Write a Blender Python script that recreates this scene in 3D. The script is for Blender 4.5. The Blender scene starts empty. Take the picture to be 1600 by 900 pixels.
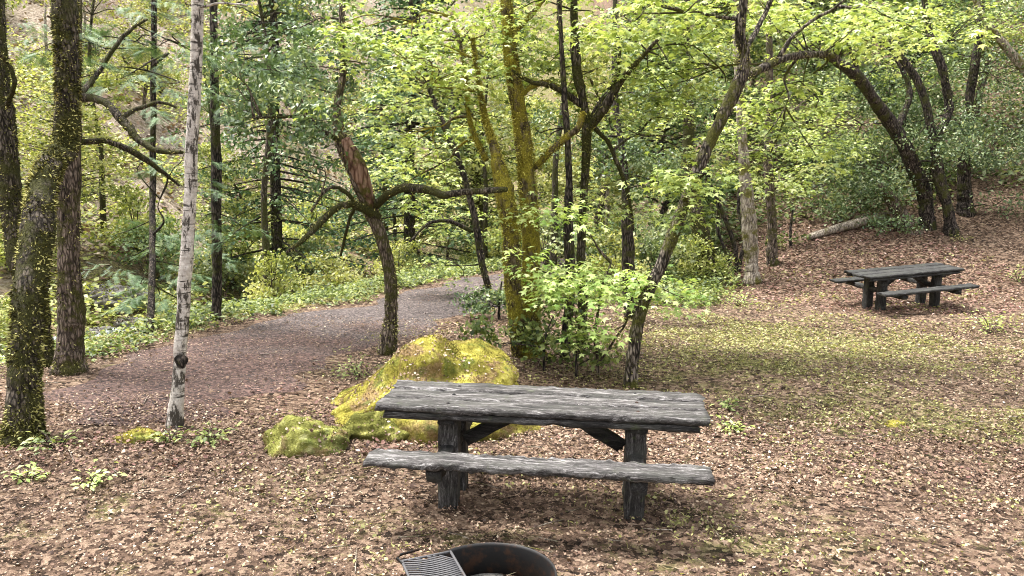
import bpy, math, random
import numpy as np
from mathutils import Vector

R = math.radians
rng = np.random.default_rng(7)
random.seed(7)
sc = bpy.context.scene
COL = sc.collection

# ------------------------------------------------------------------ camera
CAM_H, PITCH, ROLL, FPX = 2.287, 0.136, 0.016, 1281.0
cam_d = bpy.data.cameras.new('camera'); cam = bpy.data.objects.new('camera', cam_d); COL.objects.link(cam)
cam_d.sensor_width = 36; cam_d.lens = 36 * FPX / 1600; cam_d.clip_start = 0.05; cam_d.clip_end = 2000
cam.rotation_mode = 'XYZ'
_fw = Vector((0, math.cos(PITCH), -math.sin(PITCH))); _up = Vector((0, math.sin(PITCH), math.cos(PITCH)))
_rt = Vector((1, 0, 0))
CR = _rt * math.cos(ROLL) + _up * math.sin(ROLL)      # camera right / up after the roll
CU = -_rt * math.sin(ROLL) + _up * math.cos(ROLL)
from mathutils import Matrix
m = Matrix((CR, CU, -_fw)).transposed()
cam.matrix_world = Matrix.Translation((0, 0, CAM_H)) @ m.to_4x4()
sc.camera = cam

# ------------------------------------------------------------------ world, sun, exposure
SUN_EL, SUN_AZ = R(68), R(-62)                       # azimuth measured from +Y (behind the scene), towards +X
w = bpy.data.worlds.new('World'); sc.world = w; w.use_nodes = True
nt = w.node_tree; nt.nodes.clear()
sky = nt.nodes.new('ShaderNodeTexSky'); sky.sky_type = 'NISHITA'; sky.sun_disc = False
sky.sun_elevation = SUN_EL; sky.sun_rotation = SUN_AZ; sky.air_density = 1.6; sky.dust_density = 5.0
hs = nt.nodes.new('ShaderNodeHueSaturation'); hs.inputs['Saturation'].default_value = 0.18
bg = nt.nodes.new('ShaderNodeBackground'); bg.inputs['Strength'].default_value = 0.15
wo = nt.nodes.new('ShaderNodeOutputWorld')
nt.links.new(sky.outputs[0], hs.inputs['Color']); nt.links.new(hs.outputs[0], bg.inputs[0]); nt.links.new(bg.outputs[0], wo.inputs[0])
sd = bpy.data.lights.new('sun', 'SUN'); so = bpy.data.objects.new('sun', sd); COL.objects.link(so)
sd.energy = 2.6; sd.angle = R(13); sd.color = (1.0, 0.965, 0.91)
_dir = Vector((math.sin(SUN_AZ) * math.cos(SUN_EL), math.cos(SUN_AZ) * math.cos(SUN_EL), math.sin(SUN_EL)))
so.rotation_euler = _dir.to_track_quat('Z', 'Y').to_euler()
sc.view_settings.view_transform = 'Standard'; sc.view_settings.look = 'None'
sc.view_settings.exposure = 1.76; sc.view_settings.gamma = 1.0; sc.view_settings.use_curve_mapping = False
sc.render.engine = 'CYCLES'
sc.cycles.max_bounces = 7; sc.cycles.diffuse_bounces = 4; sc.cycles.glossy_bounces = 2; sc.cycles.transmission_bounces = 5
sc.cycles.use_denoising = True; sc.cycles.filter_width = 1.0

# ------------------------------------------------------------------ terrain
def sm(t):
    t = np.clip(t, 0, 1); return t * t * (3 - 2 * t)
def sp(t, k=1.0):
    return k * np.logaddexp(0, np.asarray(t, float) / k)
_by = np.array([-30, 0, 5, 9.3, 11, 12.5, 15, 19.1, 24, 32, 60, 400.])
_bx = np.array([-7, -4.6, -4.7, -5.0, -4.8, -3.9, -2.8, -0.9, 1.6, 5.0, 8.0, 20.])
_ty = np.linspace(-30, 400, 4301)
_tx = np.convolve(np.pad(np.interp(_ty, _by, _bx), 12, mode='edge'), np.ones(25) / 25, mode='valid')
def xb(y): return np.interp(y, _ty, _tx)
def wav(x, y):
    return (0.035 * np.sin(x * 0.9 + 1.3 * np.sin(y * 0.5)) + 0.03 * np.sin(y * 1.1 + x * 0.6 + 2)
            + 0.012 * np.sin(x * 3.1 + y * 1.7) + 0.010 * np.sin(x * 2.2 - y * 3.7 + 1)
            + 0.006 * np.sin(x * 8.3 + 3 * np.sin(y * 2.9)) + 0.005 * np.sin(y * 9.1 - x * 5.2))
def H(x, y):
    x = np.asarray(x, float); y = np.asarray(y, float)
    s = (xb(y) - x) * 0.87
    z = -1.75 * sm((s - 0.2) / 6.5) * sm((y - 5) / 5)
    z = z + 0.62 * sp(s - 10.0, 1.2) * sm((y - 6) / 10) + 0.02 * np.sin(x * .7 + y * .4) * sm((s - 8) / 6) * 18
    z = z + 0.33 * sp(y - 16.0, 0.7) * sm((x - 2.3 - 0.10 * (y - 14)) / 4.5)
    z = z + 0.10 * sp(x - 8.6, 0.8) * sm((y - 2) / 8)
    z = z + 0.33 * sp(y - 34, 2)
    z = z + 0.60 * sm((3.2 - y) / 3.2)
    flat = 1 - 0.75 * np.exp(-(((x - .2) / 2.5) ** 2 + ((y - 5.2) / 1.8) ** 2))
    return z + wav(x, y) * flat * (1 + 1.5 * sm((np.hypot(x, y) - 18) / 15))
def ray(px, py):
    d = _fw * FPX + CR * (px - 800) - CU * (py - 450); return np.array(d) / d.y
def pix(px, py, Y):
    d = ray(px, py); return np.array([0, 0, CAM_H]) + d * Y
def pz(px, py, z):                                   # the point at height z seen in that direction
    d = ray(px, py); Y = (z - CAM_H) / d[2]; return np.array([0, 0, CAM_H]) + d * Y
def gnd(px, py):                                      # the point of the ground seen in that direction
    d = ray(px, py); ys = np.arange(3, 60, 0.02)
    P = d[None] * ys[:, None]; P[:, 2] += CAM_H
    below = P[:, 2] < H(P[:, 0], P[:, 1])
    i = int(np.argmax(below)) if below.any() else len(ys) - 1
    return P[i]

# ------------------------------------------------------------------ mesh helpers
class MB:
    def __init__(s): s.v = []; s.f = []; s.t = []; s.n = 0; s.mi = []
    def add(s, v, f, tint=0.5, mi=0):
        v = np.asarray(v, float).reshape(-1, 3); s.v.append(v)
        for a in (f if isinstance(f, list) else [f]):
            a = np.asarray(a, int)
            if len(a): s.f.append(a + s.n); s.mi.append(np.full(len(a), mi))
        s.t.append(np.broadcast_to(np.asarray(tint, float), (len(v),)).copy()); s.n += len(v)
    def build(s, name, mats, parent=None, smooth=False, org=None):
        me = bpy.data.meshes.new(name)
        v = np.concatenate(s.v); org = np.zeros(3) if org is None else np.asarray(org, float)
        v = v - org
        me.vertices.add(len(v)); me.vertices.foreach_set('co', v.ravel().astype(np.float32))
        loops = np.concatenate([a.ravel() for a in s.f]); sizes = np.concatenate([np.full(len(a), a.shape[1]) for a in s.f])
        me.loops.add(len(loops)); me.loops.foreach_set('vertex_index', loops.astype(np.int32))
        me.polygons.add(len(sizes)); st = np.concatenate([[0], np.cumsum(sizes)[:-1]])
        me.polygons.foreach_set('loop_start', st.astype(np.int32))
        me.polygons.foreach_set('material_index', np.concatenate(s.mi).astype(np.int32))
        if smooth: me.polygons.foreach_set('use_smooth', np.ones(len(sizes), bool))
        me.update(calc_edges=True)
        at = me.attributes.new('tint', 'FLOAT', 'POINT'); at.data.foreach_set('value', np.concatenate(s.t).astype(np.float32))
        for mm in (mats if isinstance(mats, (list, tuple)) else [mats]): me.materials.append(mm)
        o = bpy.data.objects.new(name, me); COL.objects.link(o)
        if parent is not None: o.parent = parent
        else: o.location = org
        return o
def tag(o, label=None, cat=None, group=None, kind=None):
    if label: o['label'] = label
    if cat: o['category'] = cat
    if group: o['group'] = group
    if kind: o['kind'] = kind
    return o
def thing(name, loc, label, cat, group=None, rz=0):
    o = bpy.data.objects.new(name, None); COL.objects.link(o); o.location = [float(a) for a in loc]; o.rotation_euler.z = rz
    o.empty_display_size = .2
    return tag(o, label, cat, group)
def copy_tree(o, parent=None):
    c = o.copy(); COL.objects.link(c); c.parent = parent
    for ch in list(o.children):
        copy_tree(ch, c)
    return c
def cat_rom(P, n):
    P = np.asarray(P, float)
    if len(P) == 2: 
        t = np.linspace(0, 1, n)[:, None]; return P[0] * (1 - t) + P[1] * t
    Q = np.vstack([2 * P[0] - P[1], P, 2 * P[-1] - P[-2]])
    seg = np.linspace(0, len(P) - 1 - 1e-9, n); out = []
    for u in seg:
        i = int(u); t = u - i; a, b, c, d = Q[i:i + 4]
        out.append(.5 * ((2 * b) + (c - a) * t + (2 * a - 5 * b + 4 * c - d) * t * t + (3 * b - a - 3 * c + d) * t ** 3))
    return np.array(out)
def frame_of(P):
    T = np.gradient(P, axis=0); T /= np.linalg.norm(T, axis=1)[:, None] + 1e-9
    up = np.array([0.31, 0.95, 0.05]); N = np.cross(T, up); N /= np.linalg.norm(N, axis=1)[:, None] + 1e-9
    B = np.cross(T, N); return T, N, B
def tube(mb, P, rad, sides=12, rough=0.08, step=0.06, tint=None, mi=0, lump=0.0, wob=0.0):
    P = np.asarray(P, float); rad = np.asarray(rad, float)
    L = np.linalg.norm(np.diff(P, axis=0), axis=1).sum(); n = max(3, int(L / step))
    C = cat_rom(np.c_[P, rad], n); Q, r = C[:, :3], np.maximum(C[:, 3], 0.002)
    if wob: Q = Q + np.cumsum(rng.normal(0, wob, Q.shape), axis=0) * np.sin(np.linspace(0, np.pi, n))[:, None]
    T, N, B = frame_of(Q)
    a = np.linspace(0, 2 * np.pi, sides, endpoint=False)
    ph = rng.uniform(0, 6.28, 6); s_ = np.linspace(0, L, n)[:, None]
    ridg = np.sin(a[None] * 3 + ph[0] + s_ * 1.3) * .5 + np.sin(a[None] * 5 + ph[1] - s_ * 2.1) * .35 + np.sin(a[None] * 2 + ph[2] + s_ * 4.3) * .4
    jit = rng.normal(0, 1, (n, sides)) * .45
    ring = rng.normal(0, 1, (n, 1)); k = np.ones(5) / 5
    ring[:, 0] = np.convolve(np.pad(ring[:, 0], 2, mode='edge'), k, mode='valid')
    rr = r[:, None] * (1 + rough * (ridg + jit) + lump * ring)
    V = Q[:, None] + rr[..., None] * (np.cos(a)[None, :, None] * N[:, None] + np.sin(a)[None, :, None] * B[:, None])
    i = np.arange(n - 1)[:, None] * sides; j = np.arange(sides)[None]; j2 = (j + 1) % sides
    F = np.stack([i + j, i + j2, i + sides + j2, i + sides + j], -1).reshape(-1, 4)
    V = np.vstack([V.reshape(-1, 3), Q[-1] + T[-1] * r[-1] * .5, Q[0] - T[0] * r[0] * .3]); nv = n * sides
    cap = np.array([[(n - 1) * sides + q, (n - 1) * sides + (q + 1) % sides, nv] for q in range(sides)])
    cap0 = np.array([[(q + 1) % sides, q, nv + 1] for q in range(sides)])
    mb.add(V, [F, np.vstack([cap, cap0])], .5 if tint is None else tint, mi)
    return Q, r, N, B
def rot_frames(nrm, spin):
    """orthonormal frames with z = nrm, turned by spin about it"""
    z = nrm / (np.linalg.norm(nrm, axis=1)[:, None] + 1e-9)
    ref = np.where(np.abs(z[:, 2:3]) < .9, np.array([[0, 0, 1.]]), np.array([[1., 0, 0]]))
    x = np.cross(ref, z); x /= np.linalg.norm(x, axis=1)[:, None] + 1e-9; y = np.cross(z, x)
    c, s = np.cos(spin)[:, None], np.sin(spin)[:, None]
    return x * c + y * s, -x * s + y * c, z
def stamp(mb, tpl, pos, nrm, spin, size, tint, mi=0, dirs=None):
    tv, tf = tpl; X, Y, Z = rot_frames(nrm, spin)
    if dirs is not None:
        Y = dirs - (dirs * Z).sum(1)[:, None] * Z; Y /= np.linalg.norm(Y, axis=1)[:, None] + 1e-9; X = np.cross(Y, Z)
    S = np.asarray(size, float); S = S[:, None, None] if S.ndim else S
    V = (tv[None, :, 0:1] * X[:, None] + tv[None, :, 1:2] * Y[:, None] + tv[None, :, 2:3] * Z[:, None]) * S + pos[:, None]
    n, k = len(pos), len(tv)
    fs = []
    for a in (tf if isinstance(tf, list) else [tf]):
        fs.append((a[None] + (np.arange(n) * k)[:, None, None]).reshape(-1, a.shape[1]))
    mb.add(V.reshape(-1, 3), fs, np.repeat(np.broadcast_to(tint, (n,)), k), mi)
# leaf shapes, y = from stalk to tip, length about 1
def maple_tpl():
    ang = [270, 205, 180, 150, 128, 108, 90, 72, 52, 30, 0, -25]
    rad = [.05, .42, .22, .56, .30, .36, .66, .36, .30, .56, .22, .42]
    P = [(0, .35, .03)] + [(r_ * math.cos(R(a)), .35 + r_ * math.sin(R(a)), -.30 * r_ * r_ - (.03 if r_ > .4 else 0)) for a, r_ in zip(ang, rad)]
    n = len(ang); return np.array(P), np.array([[0, 1 + (i + 1) % n, 1 + i] for i in range(n)])
def oval_tpl(w=.28, fold=.12):
    return (np.array([(0, 0, 0), (-w, .45, fold), (0, 1, -.08), (w, .45, fold), (0, .5, 0)]), np.array([[0, 4, 1], [1, 4, 2], [0, 3, 4], [3, 2, 4]]))
def dia_tpl(w=.34, fold=.10):
    return (np.array([(0, 0, 0), (-w, .5, fold), (0, 1, 0), (w, .5, fold)]), np.array([[0, 2, 1], [0, 3, 2]]))
def curl_tpl():
    return (np.array([(0, 0, .05), (-.33, .3, .16), (-.24, .75, .10), (0, 1.0, .2), (.26, .7, .14), (.34, .25, .10), (0, .5, 0)]),
            np.array([[0, 6, 1], [1, 6, 2], [2, 6, 3], [3, 6, 4], [4, 6, 5], [5, 6, 0]]))
def blade_tpl():
    return (np.array([(-.05, 0, 0), (.05, 0, 0), (.03, .55, .05), (-.03, .55, .05), (0, 1, .22)]), [np.array([[0, 1, 2, 3]]), np.array([[3, 2, 4]])])
def sprig_tpl():                                       # a flat twig of fir needles
    V = [(-.012, 0, 0), (.012, 0, 0), (0, 1, -.06)]; F = [[0, 1, 2]]
    for i in range(9):
        y = .06 + i * .1
        for s_ in (-1, 1):
            L = .30 * (1 - .55 * y) ; k = len(V)
            V += [(0, y - .022, -.04 * y), (0, y + .022, -.04 * y), (s_ * L, y + .13, -.05 * y + random.uniform(-.05, .03))]; F += [[k, k + 1, k + 2]]
    return np.array(V), np.array(F)
def moss_tpl():
    return (np.array([(-.22, 0, 0), (.22, 0, 0), (0, 0, 1.)]), np.array([[0, 1, 2]]))
MAPLE, OVAL, DIA, CURL, BLADE, SPRIG, MOSS = maple_tpl(), oval_tpl(), dia_tpl(), curl_tpl(), blade_tpl(), sprig_tpl(), moss_tpl()
def unit(n):
    v = rng.normal(size=(n, 3)); return v / np.linalg.norm(v, axis=1)[:, None]

# ------------------------------------------------------------------ materials
def mat(name):
    mm = bpy.data.materials.new(name); mm.use_nodes = True; t = mm.node_tree; t.nodes.clear()
    out = t.nodes.new('ShaderNodeOutputMaterial'); p = t.nodes.new('ShaderNodeBsdfPrincipled'); t.links.new(p.outputs[0], out.inputs[0])
    return mm, t, p, out
def N_(t, k, **kw):
    n = t.nodes.new(k)
    for a, b in kw.items(): setattr(n, a, b)
    return n
def ramp(t, stops, src=None, mode='LINEAR'):
    r_ = t.nodes.new('ShaderNodeValToRGB'); r_.color_ramp.interpolation = mode; e = r_.color_ramp.elements
    while len(e) < len(stops): e.new(0.5)
    for i, (p, c) in enumerate(stops):
        e[i].position = p; e[i].color = (*c, 1) if len(c) == 3 else c
    if src is not None: t.links.new(src, r_.inputs[0])
    return r_.outputs[0]
def coords(t, scale=(1, 1, 1), kind='Object'):
    tc = t.nodes.new('ShaderNodeTexCoord'); mp = t.nodes.new('ShaderNodeMapping'); mp.inputs['Scale'].default_value = scale
    t.links.new(tc.outputs[kind], mp.inputs[0]); return mp.outputs[0]
def noise(t, vec, scale, detail=6, rough=.6, dist=0):
    n = t.nodes.new('ShaderNodeTexNoise'); n.inputs['Scale'].default_value = scale; n.inputs['Detail'].default_value = detail
    n.inputs['Roughness'].default_value = rough; n.inputs['Distortion'].default_value = dist
    t.links.new(vec, n.inputs['Vector']); return n.outputs[0]
def mixc(t, f, a, b, bt='MIX'):
    n = t.nodes.new('ShaderNodeMix'); n.data_type = 'RGBA'; n.blend_type = bt
    for k, v in ((0, f), (6, a), (7, b)):
        if isinstance(v, bpy.types.NodeSocket): t.links.new(v, n.inputs[k])
        elif isinstance(v, tuple): n.inputs[k].default_value = (*v, 1)
        else: n.inputs[k].default_value = v
    return n.outputs[2]
def math_(t, op, a, b=0.5):
    n = t.nodes.new('ShaderNodeMath'); n.operation = op
    for k, v in ((0, a), (1, b)):
        if isinstance(v, bpy.types.NodeSocket): t.links.new(v, n.inputs[k])
        else: n.inputs[k].default_value = v
    return n.outputs[0]
def bump(t, p, h, strength=.6, dist=.02):
    b = t.nodes.new('ShaderNodeBump'); b.inputs['Strength'].default_value = strength; b.inputs['Distance'].default_value = dist
    t.links.new(h, b.inputs['Height']); t.links.new(b.outputs[0], p.inputs['Normal'])
def attr(t, name='tint'):
    a = t.nodes.new('ShaderNodeAttribute'); a.attribute_name = name; return a.outputs['Fac']
def leaf_mat(name, stops, trans=.4, rough=.5, spec=.35, objvar=0.0):
    mm, t, p, out = mat(name)
    c = ramp(t, stops, attr(t))
    if objvar:
        oi = t.nodes.new('ShaderNodeObjectInfo'); h = t.nodes.new('ShaderNodeHueSaturation')
        t.links.new(c, h.inputs['Color'])
        t.links.new(math_(t, 'ADD', math_(t, 'MULTIPLY', oi.outputs['Random'], .05 * objvar), .5 - .03 * objvar), h.inputs['Hue'])
        t.links.new(math_(t, 'ADD', math_(t, 'MULTIPLY', oi.outputs['Random'], .6 * objvar), 1 - .3 * objvar), h.inputs['Value'])
        c = h.outputs[0]
    t.links.new(c, p.inputs['Base Color']); p.inputs['Roughness'].default_value = rough; p.inputs['Specular IOR Level'].default_value = spec
    if trans:
        tr = t.nodes.new('ShaderNodeBsdfTranslucent'); mx = t.nodes.new('ShaderNodeMixShader'); mx.inputs[0].default_value = trans
        t.links.new(mixc(t, 1.0, c, (1.2, 1.15, .65), 'MULTIPLY'), tr.inputs[0])
        t.links.new(p.outputs[0], mx.inputs[1]); t.links.new(tr.outputs[0], mx.inputs[2]); t.links.new(mx.outputs[0], out.inputs[0])
    return mm
M = {}
M['maple'] = leaf_mat('maple_leaf', [(0, (.06, .10, .02)), (.35, (.24, .32, .075)), (.7, (.44, .52, .18)), (1, (.70, .74, .40))], .36, .45)
M['maple_pale'] = leaf_mat('young_maple_leaf', [(0, (.16, .28, .06)), (.5, (.42, .55, .18)), (1, (.70, .76, .38))], .42, .5)
M['oak'] = leaf_mat('oak_leaf', [(0, (.025, .05, .018)), (.5, (.11, .17, .065)), (.8, (.27, .34, .16)), (1, (.56, .60, .40))], .25, .45, .5)
M['fir'] = leaf_mat('fir_needle', [(0, (.03, .065, .028)), (.5, (.10, .18, .07)), (1, (.32, .42, .22))], .2, .5)
M['far_yellow'] = leaf_mat('far_leaf_yellow_green', [(0, (.08, .11, .025)), (.5, (.30, .34, .10)), (1, (.62, .62, .32))], .4, .5, .3, .6)
M['far_green'] = leaf_mat('far_leaf_green', [(0, (.03, .055, .02)), (.5, (.15, .21, .08)), (1, (.46, .50, .29))], .35, .5, .3, .6)
M['herb'] = leaf_mat('herb_leaf', [(0, (.03, .05, .015)), (.5, (.14, .19, .05)), (1, (.44, .48, .20))], .35, .5)
M['grass'] = leaf_mat('grass_blade', [(0, (.08, .08, .025)), (.5, (.25, .25, .08)), (1, (.50, .47, .22))], .3, .6)
M['dead'] = leaf_mat('dead_leaf', [(0, (.03, .018, .014)), (.25, (.080, .046, .032)), (.50, (.18, .112, .078)), (.75, (.31, .220, .155)), (.92, (.44, .345, .245)), (1, (.60, .51, .40))], .12, .7, .25)
M['red_dead'] = leaf_mat('red_dead_leaf', [(0, (.04, .02, .016)), (.5, (.17, .085, .070)), (.85, (.33, .20, .165)), (1, (.60, .46, .41))], .12, .7, .25)
def moss_material(name, dark, mid, lite, patch=0):
    mm, t, p, out = mat(name)
    v = coords(t); n = noise(t, v, 9, 5, .65); n2 = noise(t, v, 2.2, 3, .5)
    a = math_(t, 'ADD', math_(t, 'MULTIPLY', n, .9), math_(t, 'MULTIPLY', n2, .5)); a = math_(t, 'ADD', a, math_(t, 'MULTIPLY', attr(t), .60))
    c = ramp(t, [(.5, dark), (.85, mid), (1.1 if False else 1.0, lite)], math_(t, 'MULTIPLY', a, .80))
    if patch:
        c = mixc(t, ramp(t, [(.50, (0, 0, 0)), (.60, (.8, .8, .8))], noise(t, v, 3.0, 6, .65, .6)), c, ramp(t, [(.3, (.03, .02, .012)), (.5, (.20, .12, .065)), (.75, (.42, .30, .20))], noise(t, v, 38, 5, .8)))
        c = mixc(t, ramp(t, [(.53, (0, 0, 0)), (.64, (.75, .75, .75))], noise(t, coords(t, (1, 1.3, .8)), 4.4, 5, .6)), c, ramp(t, [(.3, (.02, .03, .008)), (.6, (.13, .17, .04)), (.8, (.32, .36, .12))], noise(t, v, 30, 4, .8)))
    t.links.new(c, p.inputs['Base Color']); p.inputs['Roughness'].default_value = .95; p.inputs['Specular IOR Level'].default_value = .1
    bump(t, p, noise(t, v, 45, 4, .7), .8, .02)
    return mm
M['moss'] = moss_material('moss', (.014, .016, .005), (.12, .12, .028), (.50, .47, .15))
M['moss_dark'] = moss_material('dark_moss', (.010, .010, .004), (.10, .098, .022), (.62, .58, .22))
M['moss_pale'] = moss_material('pale_moss', (.03, .032, .012), (.27, .27, .07), (.62, .60, .30), 1)
M['moss_yellow'] = moss_material('yellow_moss', (.060, .042, .012), (.30, .27, .05), (.64, .58, .19), 1)
M['moss_bright'] = moss_material('bright_yellow_moss', (.05, .038, .010), (.30, .27, .04), (.70, .64, .16))
def bark(name, dark, mid, lite, mossc=None, amt=.5, scale=14, stretch=.25, bumpd=.03):
    mm, t, p, out = mat(name)
    v = coords(t, (1, 1, stretch)); v2 = coords(t)
    n = noise(t, v, scale, 8, .7, .6)
    vo = t.nodes.new('ShaderNodeTexVoronoi'); vo.feature = 'DISTANCE_TO_EDGE'; vo.inputs['Scale'].default_value = scale * 1.6; t.links.new(v, vo.inputs['Vector'])
    h = math_(t, 'ADD', n, math_(t, 'MULTIPLY', math_(t, 'MINIMUM', vo.outputs[0], .25), 1.0))
    c = ramp(t, [(.42, dark), (.6, mid), (.85, lite)], h)
    if mossc:
        k = noise(t, v2, 3.2, 6, .7); k = ramp(t, [(.62 - .3 * amt - .05, (0, 0, 0)), (.62 - .3 * amt + .05, (1, 1, 1))], k)
        fine = noise(t, v2, 60, 3, .8)
        mc = ramp(t, [(.3, tuple(a * .25 for a in mossc)), (.55, mossc), (.75, tuple(min(1, a * 2.0) for a in mossc))], fine)
        c = mixc(t, k, c, mc)
        h = math_(t, 'ADD', h, math_(t, 'MULTIPLY', fine, .8))
    t.links.new(c, p.inputs['Base Color']); p.inputs['Roughness'].default_value = .9; p.inputs['Specular IOR Level'].default_value = .2
    bump(t, p, h, .9, bumpd); return mm
M['bark_mossy'] = bark('mossy_bark', (.006, .005, .004), (.034, .027, .020), (.20, .165, .13), (.052, .052, .014), .45, 22)
M['bark_brown'] = bark('brown_bark', (.012, .009, .007), (.075, .056, .043), (.30, .235, .19), (.07, .068, .018), .28, 20)
M['bark_dark'] = bark('dark_bark', (.004, .0035, .003), (.024, .019, .016), (.15, .12, .10), (.06, .062, .018), .22, 20)
M['bark_red'] = bark('reddish_bark', (.03, .014, .010), (.15, .080, .055), (.38, .25, .19), (.10, .095, .02), .22, 10)
M['bark_yellow'] = bark('yellow_mossy_bark', (.03, .022, .010), (.07, .052, .030), (.20, .16, .10), (.28, .24, .03), .45)
M['bark_pale'] = bark('pale_bark', (.06, .05, .04), (.24, .20, .16), (.50, .44, .36), (.13, .12, .03), .25)
def alder():
    mm, t, p, out = mat('pale_alder_bark')
    v = coords(t, (1, 1, 1)); n = noise(t, v, 22, 8, .75)
    band = noise(t, coords(t, (.7, .7, 6)), 5, 5, .7, .4)
    low = t.nodes.new('ShaderNodeSeparateXYZ'); t.links.new(coords(t), low.inputs[0])
    lw = math_(t, 'SUBTRACT', 1.0, math_(t, 'MULTIPLY', low.outputs[2], .45)); lw = math_(t, 'MAXIMUM', lw, 0)
    blot = noise(t, coords(t, (1, 1, .35)), 16, 6, .7)
    c = ramp(t, [(.25, (.16, .14, .12)), (.5, (.42, .38, .34)), (.72, (.72, .68, .63))], n)
    c = mixc(t, ramp(t, [(.545, (0, 0, 0)), (.60, (1, 1, 1))], band), c, (.03, .024, .018))
    k = math_(t, 'ADD', blot, math_(t, 'MULTIPLY', lw, .075))
    c = mixc(t, ramp(t, [(.535, (0, 0, 0)), (.60, (1, 1, 1))], k), c, (.035, .028, .02))
    t.links.new(c, p.inputs['Base Color']); p.inputs['Roughness'].default_value = .8; bump(t, p, math_(t, 'SUBTRACT', n, band), .6, .015); return mm
M['alder'] = alder()
M['bark_speckled'] = bark('speckled_dark_bark', (.006, .005, .004), (.036, .028, .022), (.30, .25, .21), (.09, .09, .02), .3, 20)
def wood(name, k=1.0, green=.25, ax=0):
    mm, t, p, out = mat(name)
    v = coords(t, tuple(1.6 if i == ax else 13 for i in range(3))); n = noise(t, v, 2.2, 10, .82, 1.0)
    blot = noise(t, coords(t, (1, 3, 3)), 3.2, 6, .7); fine = noise(t, coords(t, tuple(3 if i == ax else 30 for i in range(3))), 9, 4, .8)
    a = math_(t, 'ADD', math_(t, 'MULTIPLY', n, .62), math_(t, 'ADD', math_(t, 'MULTIPLY', fine, .28), math_(t, 'MULTIPLY', attr(t), .12)))
    c = ramp(t, [(.445, (.004 * k, .0035 * k, .003 * k)), (.49, (.05 * k, .043 * k, .040 * k)), (.535, (.16 * k, .148 * k, .143 * k)), (.60, (.60 * k, .57 * k, .56 * k))], a)
    c = mixc(t, ramp(t, [(.48, (0, 0, 0)), (.62, (.55, .55, .55))], blot), c, (.055, .055, .045))
    g = noise(t, coords(t), 5.5, 5, .7)
    c = mixc(t, ramp(t, [(.60, (0, 0, 0)), (.70, (green,) * 3)], g), c, (.09, .12, .03))
    t.links.new(c, p.inputs['Base Color']); p.inputs['Roughness'].default_value = .7; p.inputs['Specular IOR Level'].default_value = .4
    bump(t, p, a, 1.0, .025); return mm
M['wood'] = wood('weathered_wood', .85); M['wood_dark'] = wood('dark_weathered_wood', .42, .5); M['wood_shaded'] = wood('shaded_wood', .22, .3); M['wood_mossy'] = wood('dark_mossy_wood', .13, .3)  # copies for battens, braces and underside beam: shade put into the wood colour
M['post_wood'] = wood('weathered_post_wood', .5, .6, 2); M['post_shaded'] = wood('shaded_post_wood', .16, .3, 2); M['cross_wood'] = wood('shaded_crossbeam_wood', .22, .3, 1)  # black post and crossbeam copies: under-table shade put into the colour
def steel(name, base, rust, amt):
    mm, t, p, out = mat(name); v = coords(t)
    n = noise(t, v, 7, 7, .7); k = ramp(t, [(.62 - amt * .3, (0, 0, 0)), (.72 - amt * .3, (1, 1, 1))], n)
    c = mixc(t, k, base, rust); c = mixc(t, math_(t, 'MULTIPLY', noise(t, v, 40, 4, .7), .5), c, (.01, .009, .008))
    t.links.new(c, p.inputs['Base Color']); p.inputs['Metallic'].default_value = .1; p.inputs['Specular IOR Level'].default_value = .3; p.inputs['Roughness'].default_value = .6
    bump(t, p, n, .4, .006); return mm
M['steel'] = steel('sooty_steel', (.008, .0075, .008), (.045, .020, .010), .45)
M['grate'] = steel('grey_steel', (.085, .083, .088), (.07, .05, .04), .2)
def ash():
    mm, t, p, out = mat('ash'); c = ramp(t, [(.35, (.02, .02, .02)), (.6, (.12, .11, .10)), (.75, (.3, .29, .27))], noise(t, coords(t), 30, 6, .7))
    t.links.new(c, p.inputs['Base Color']); p.inputs['Roughness'].default_value = 1; return mm
M['ash'] = ash()
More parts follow.
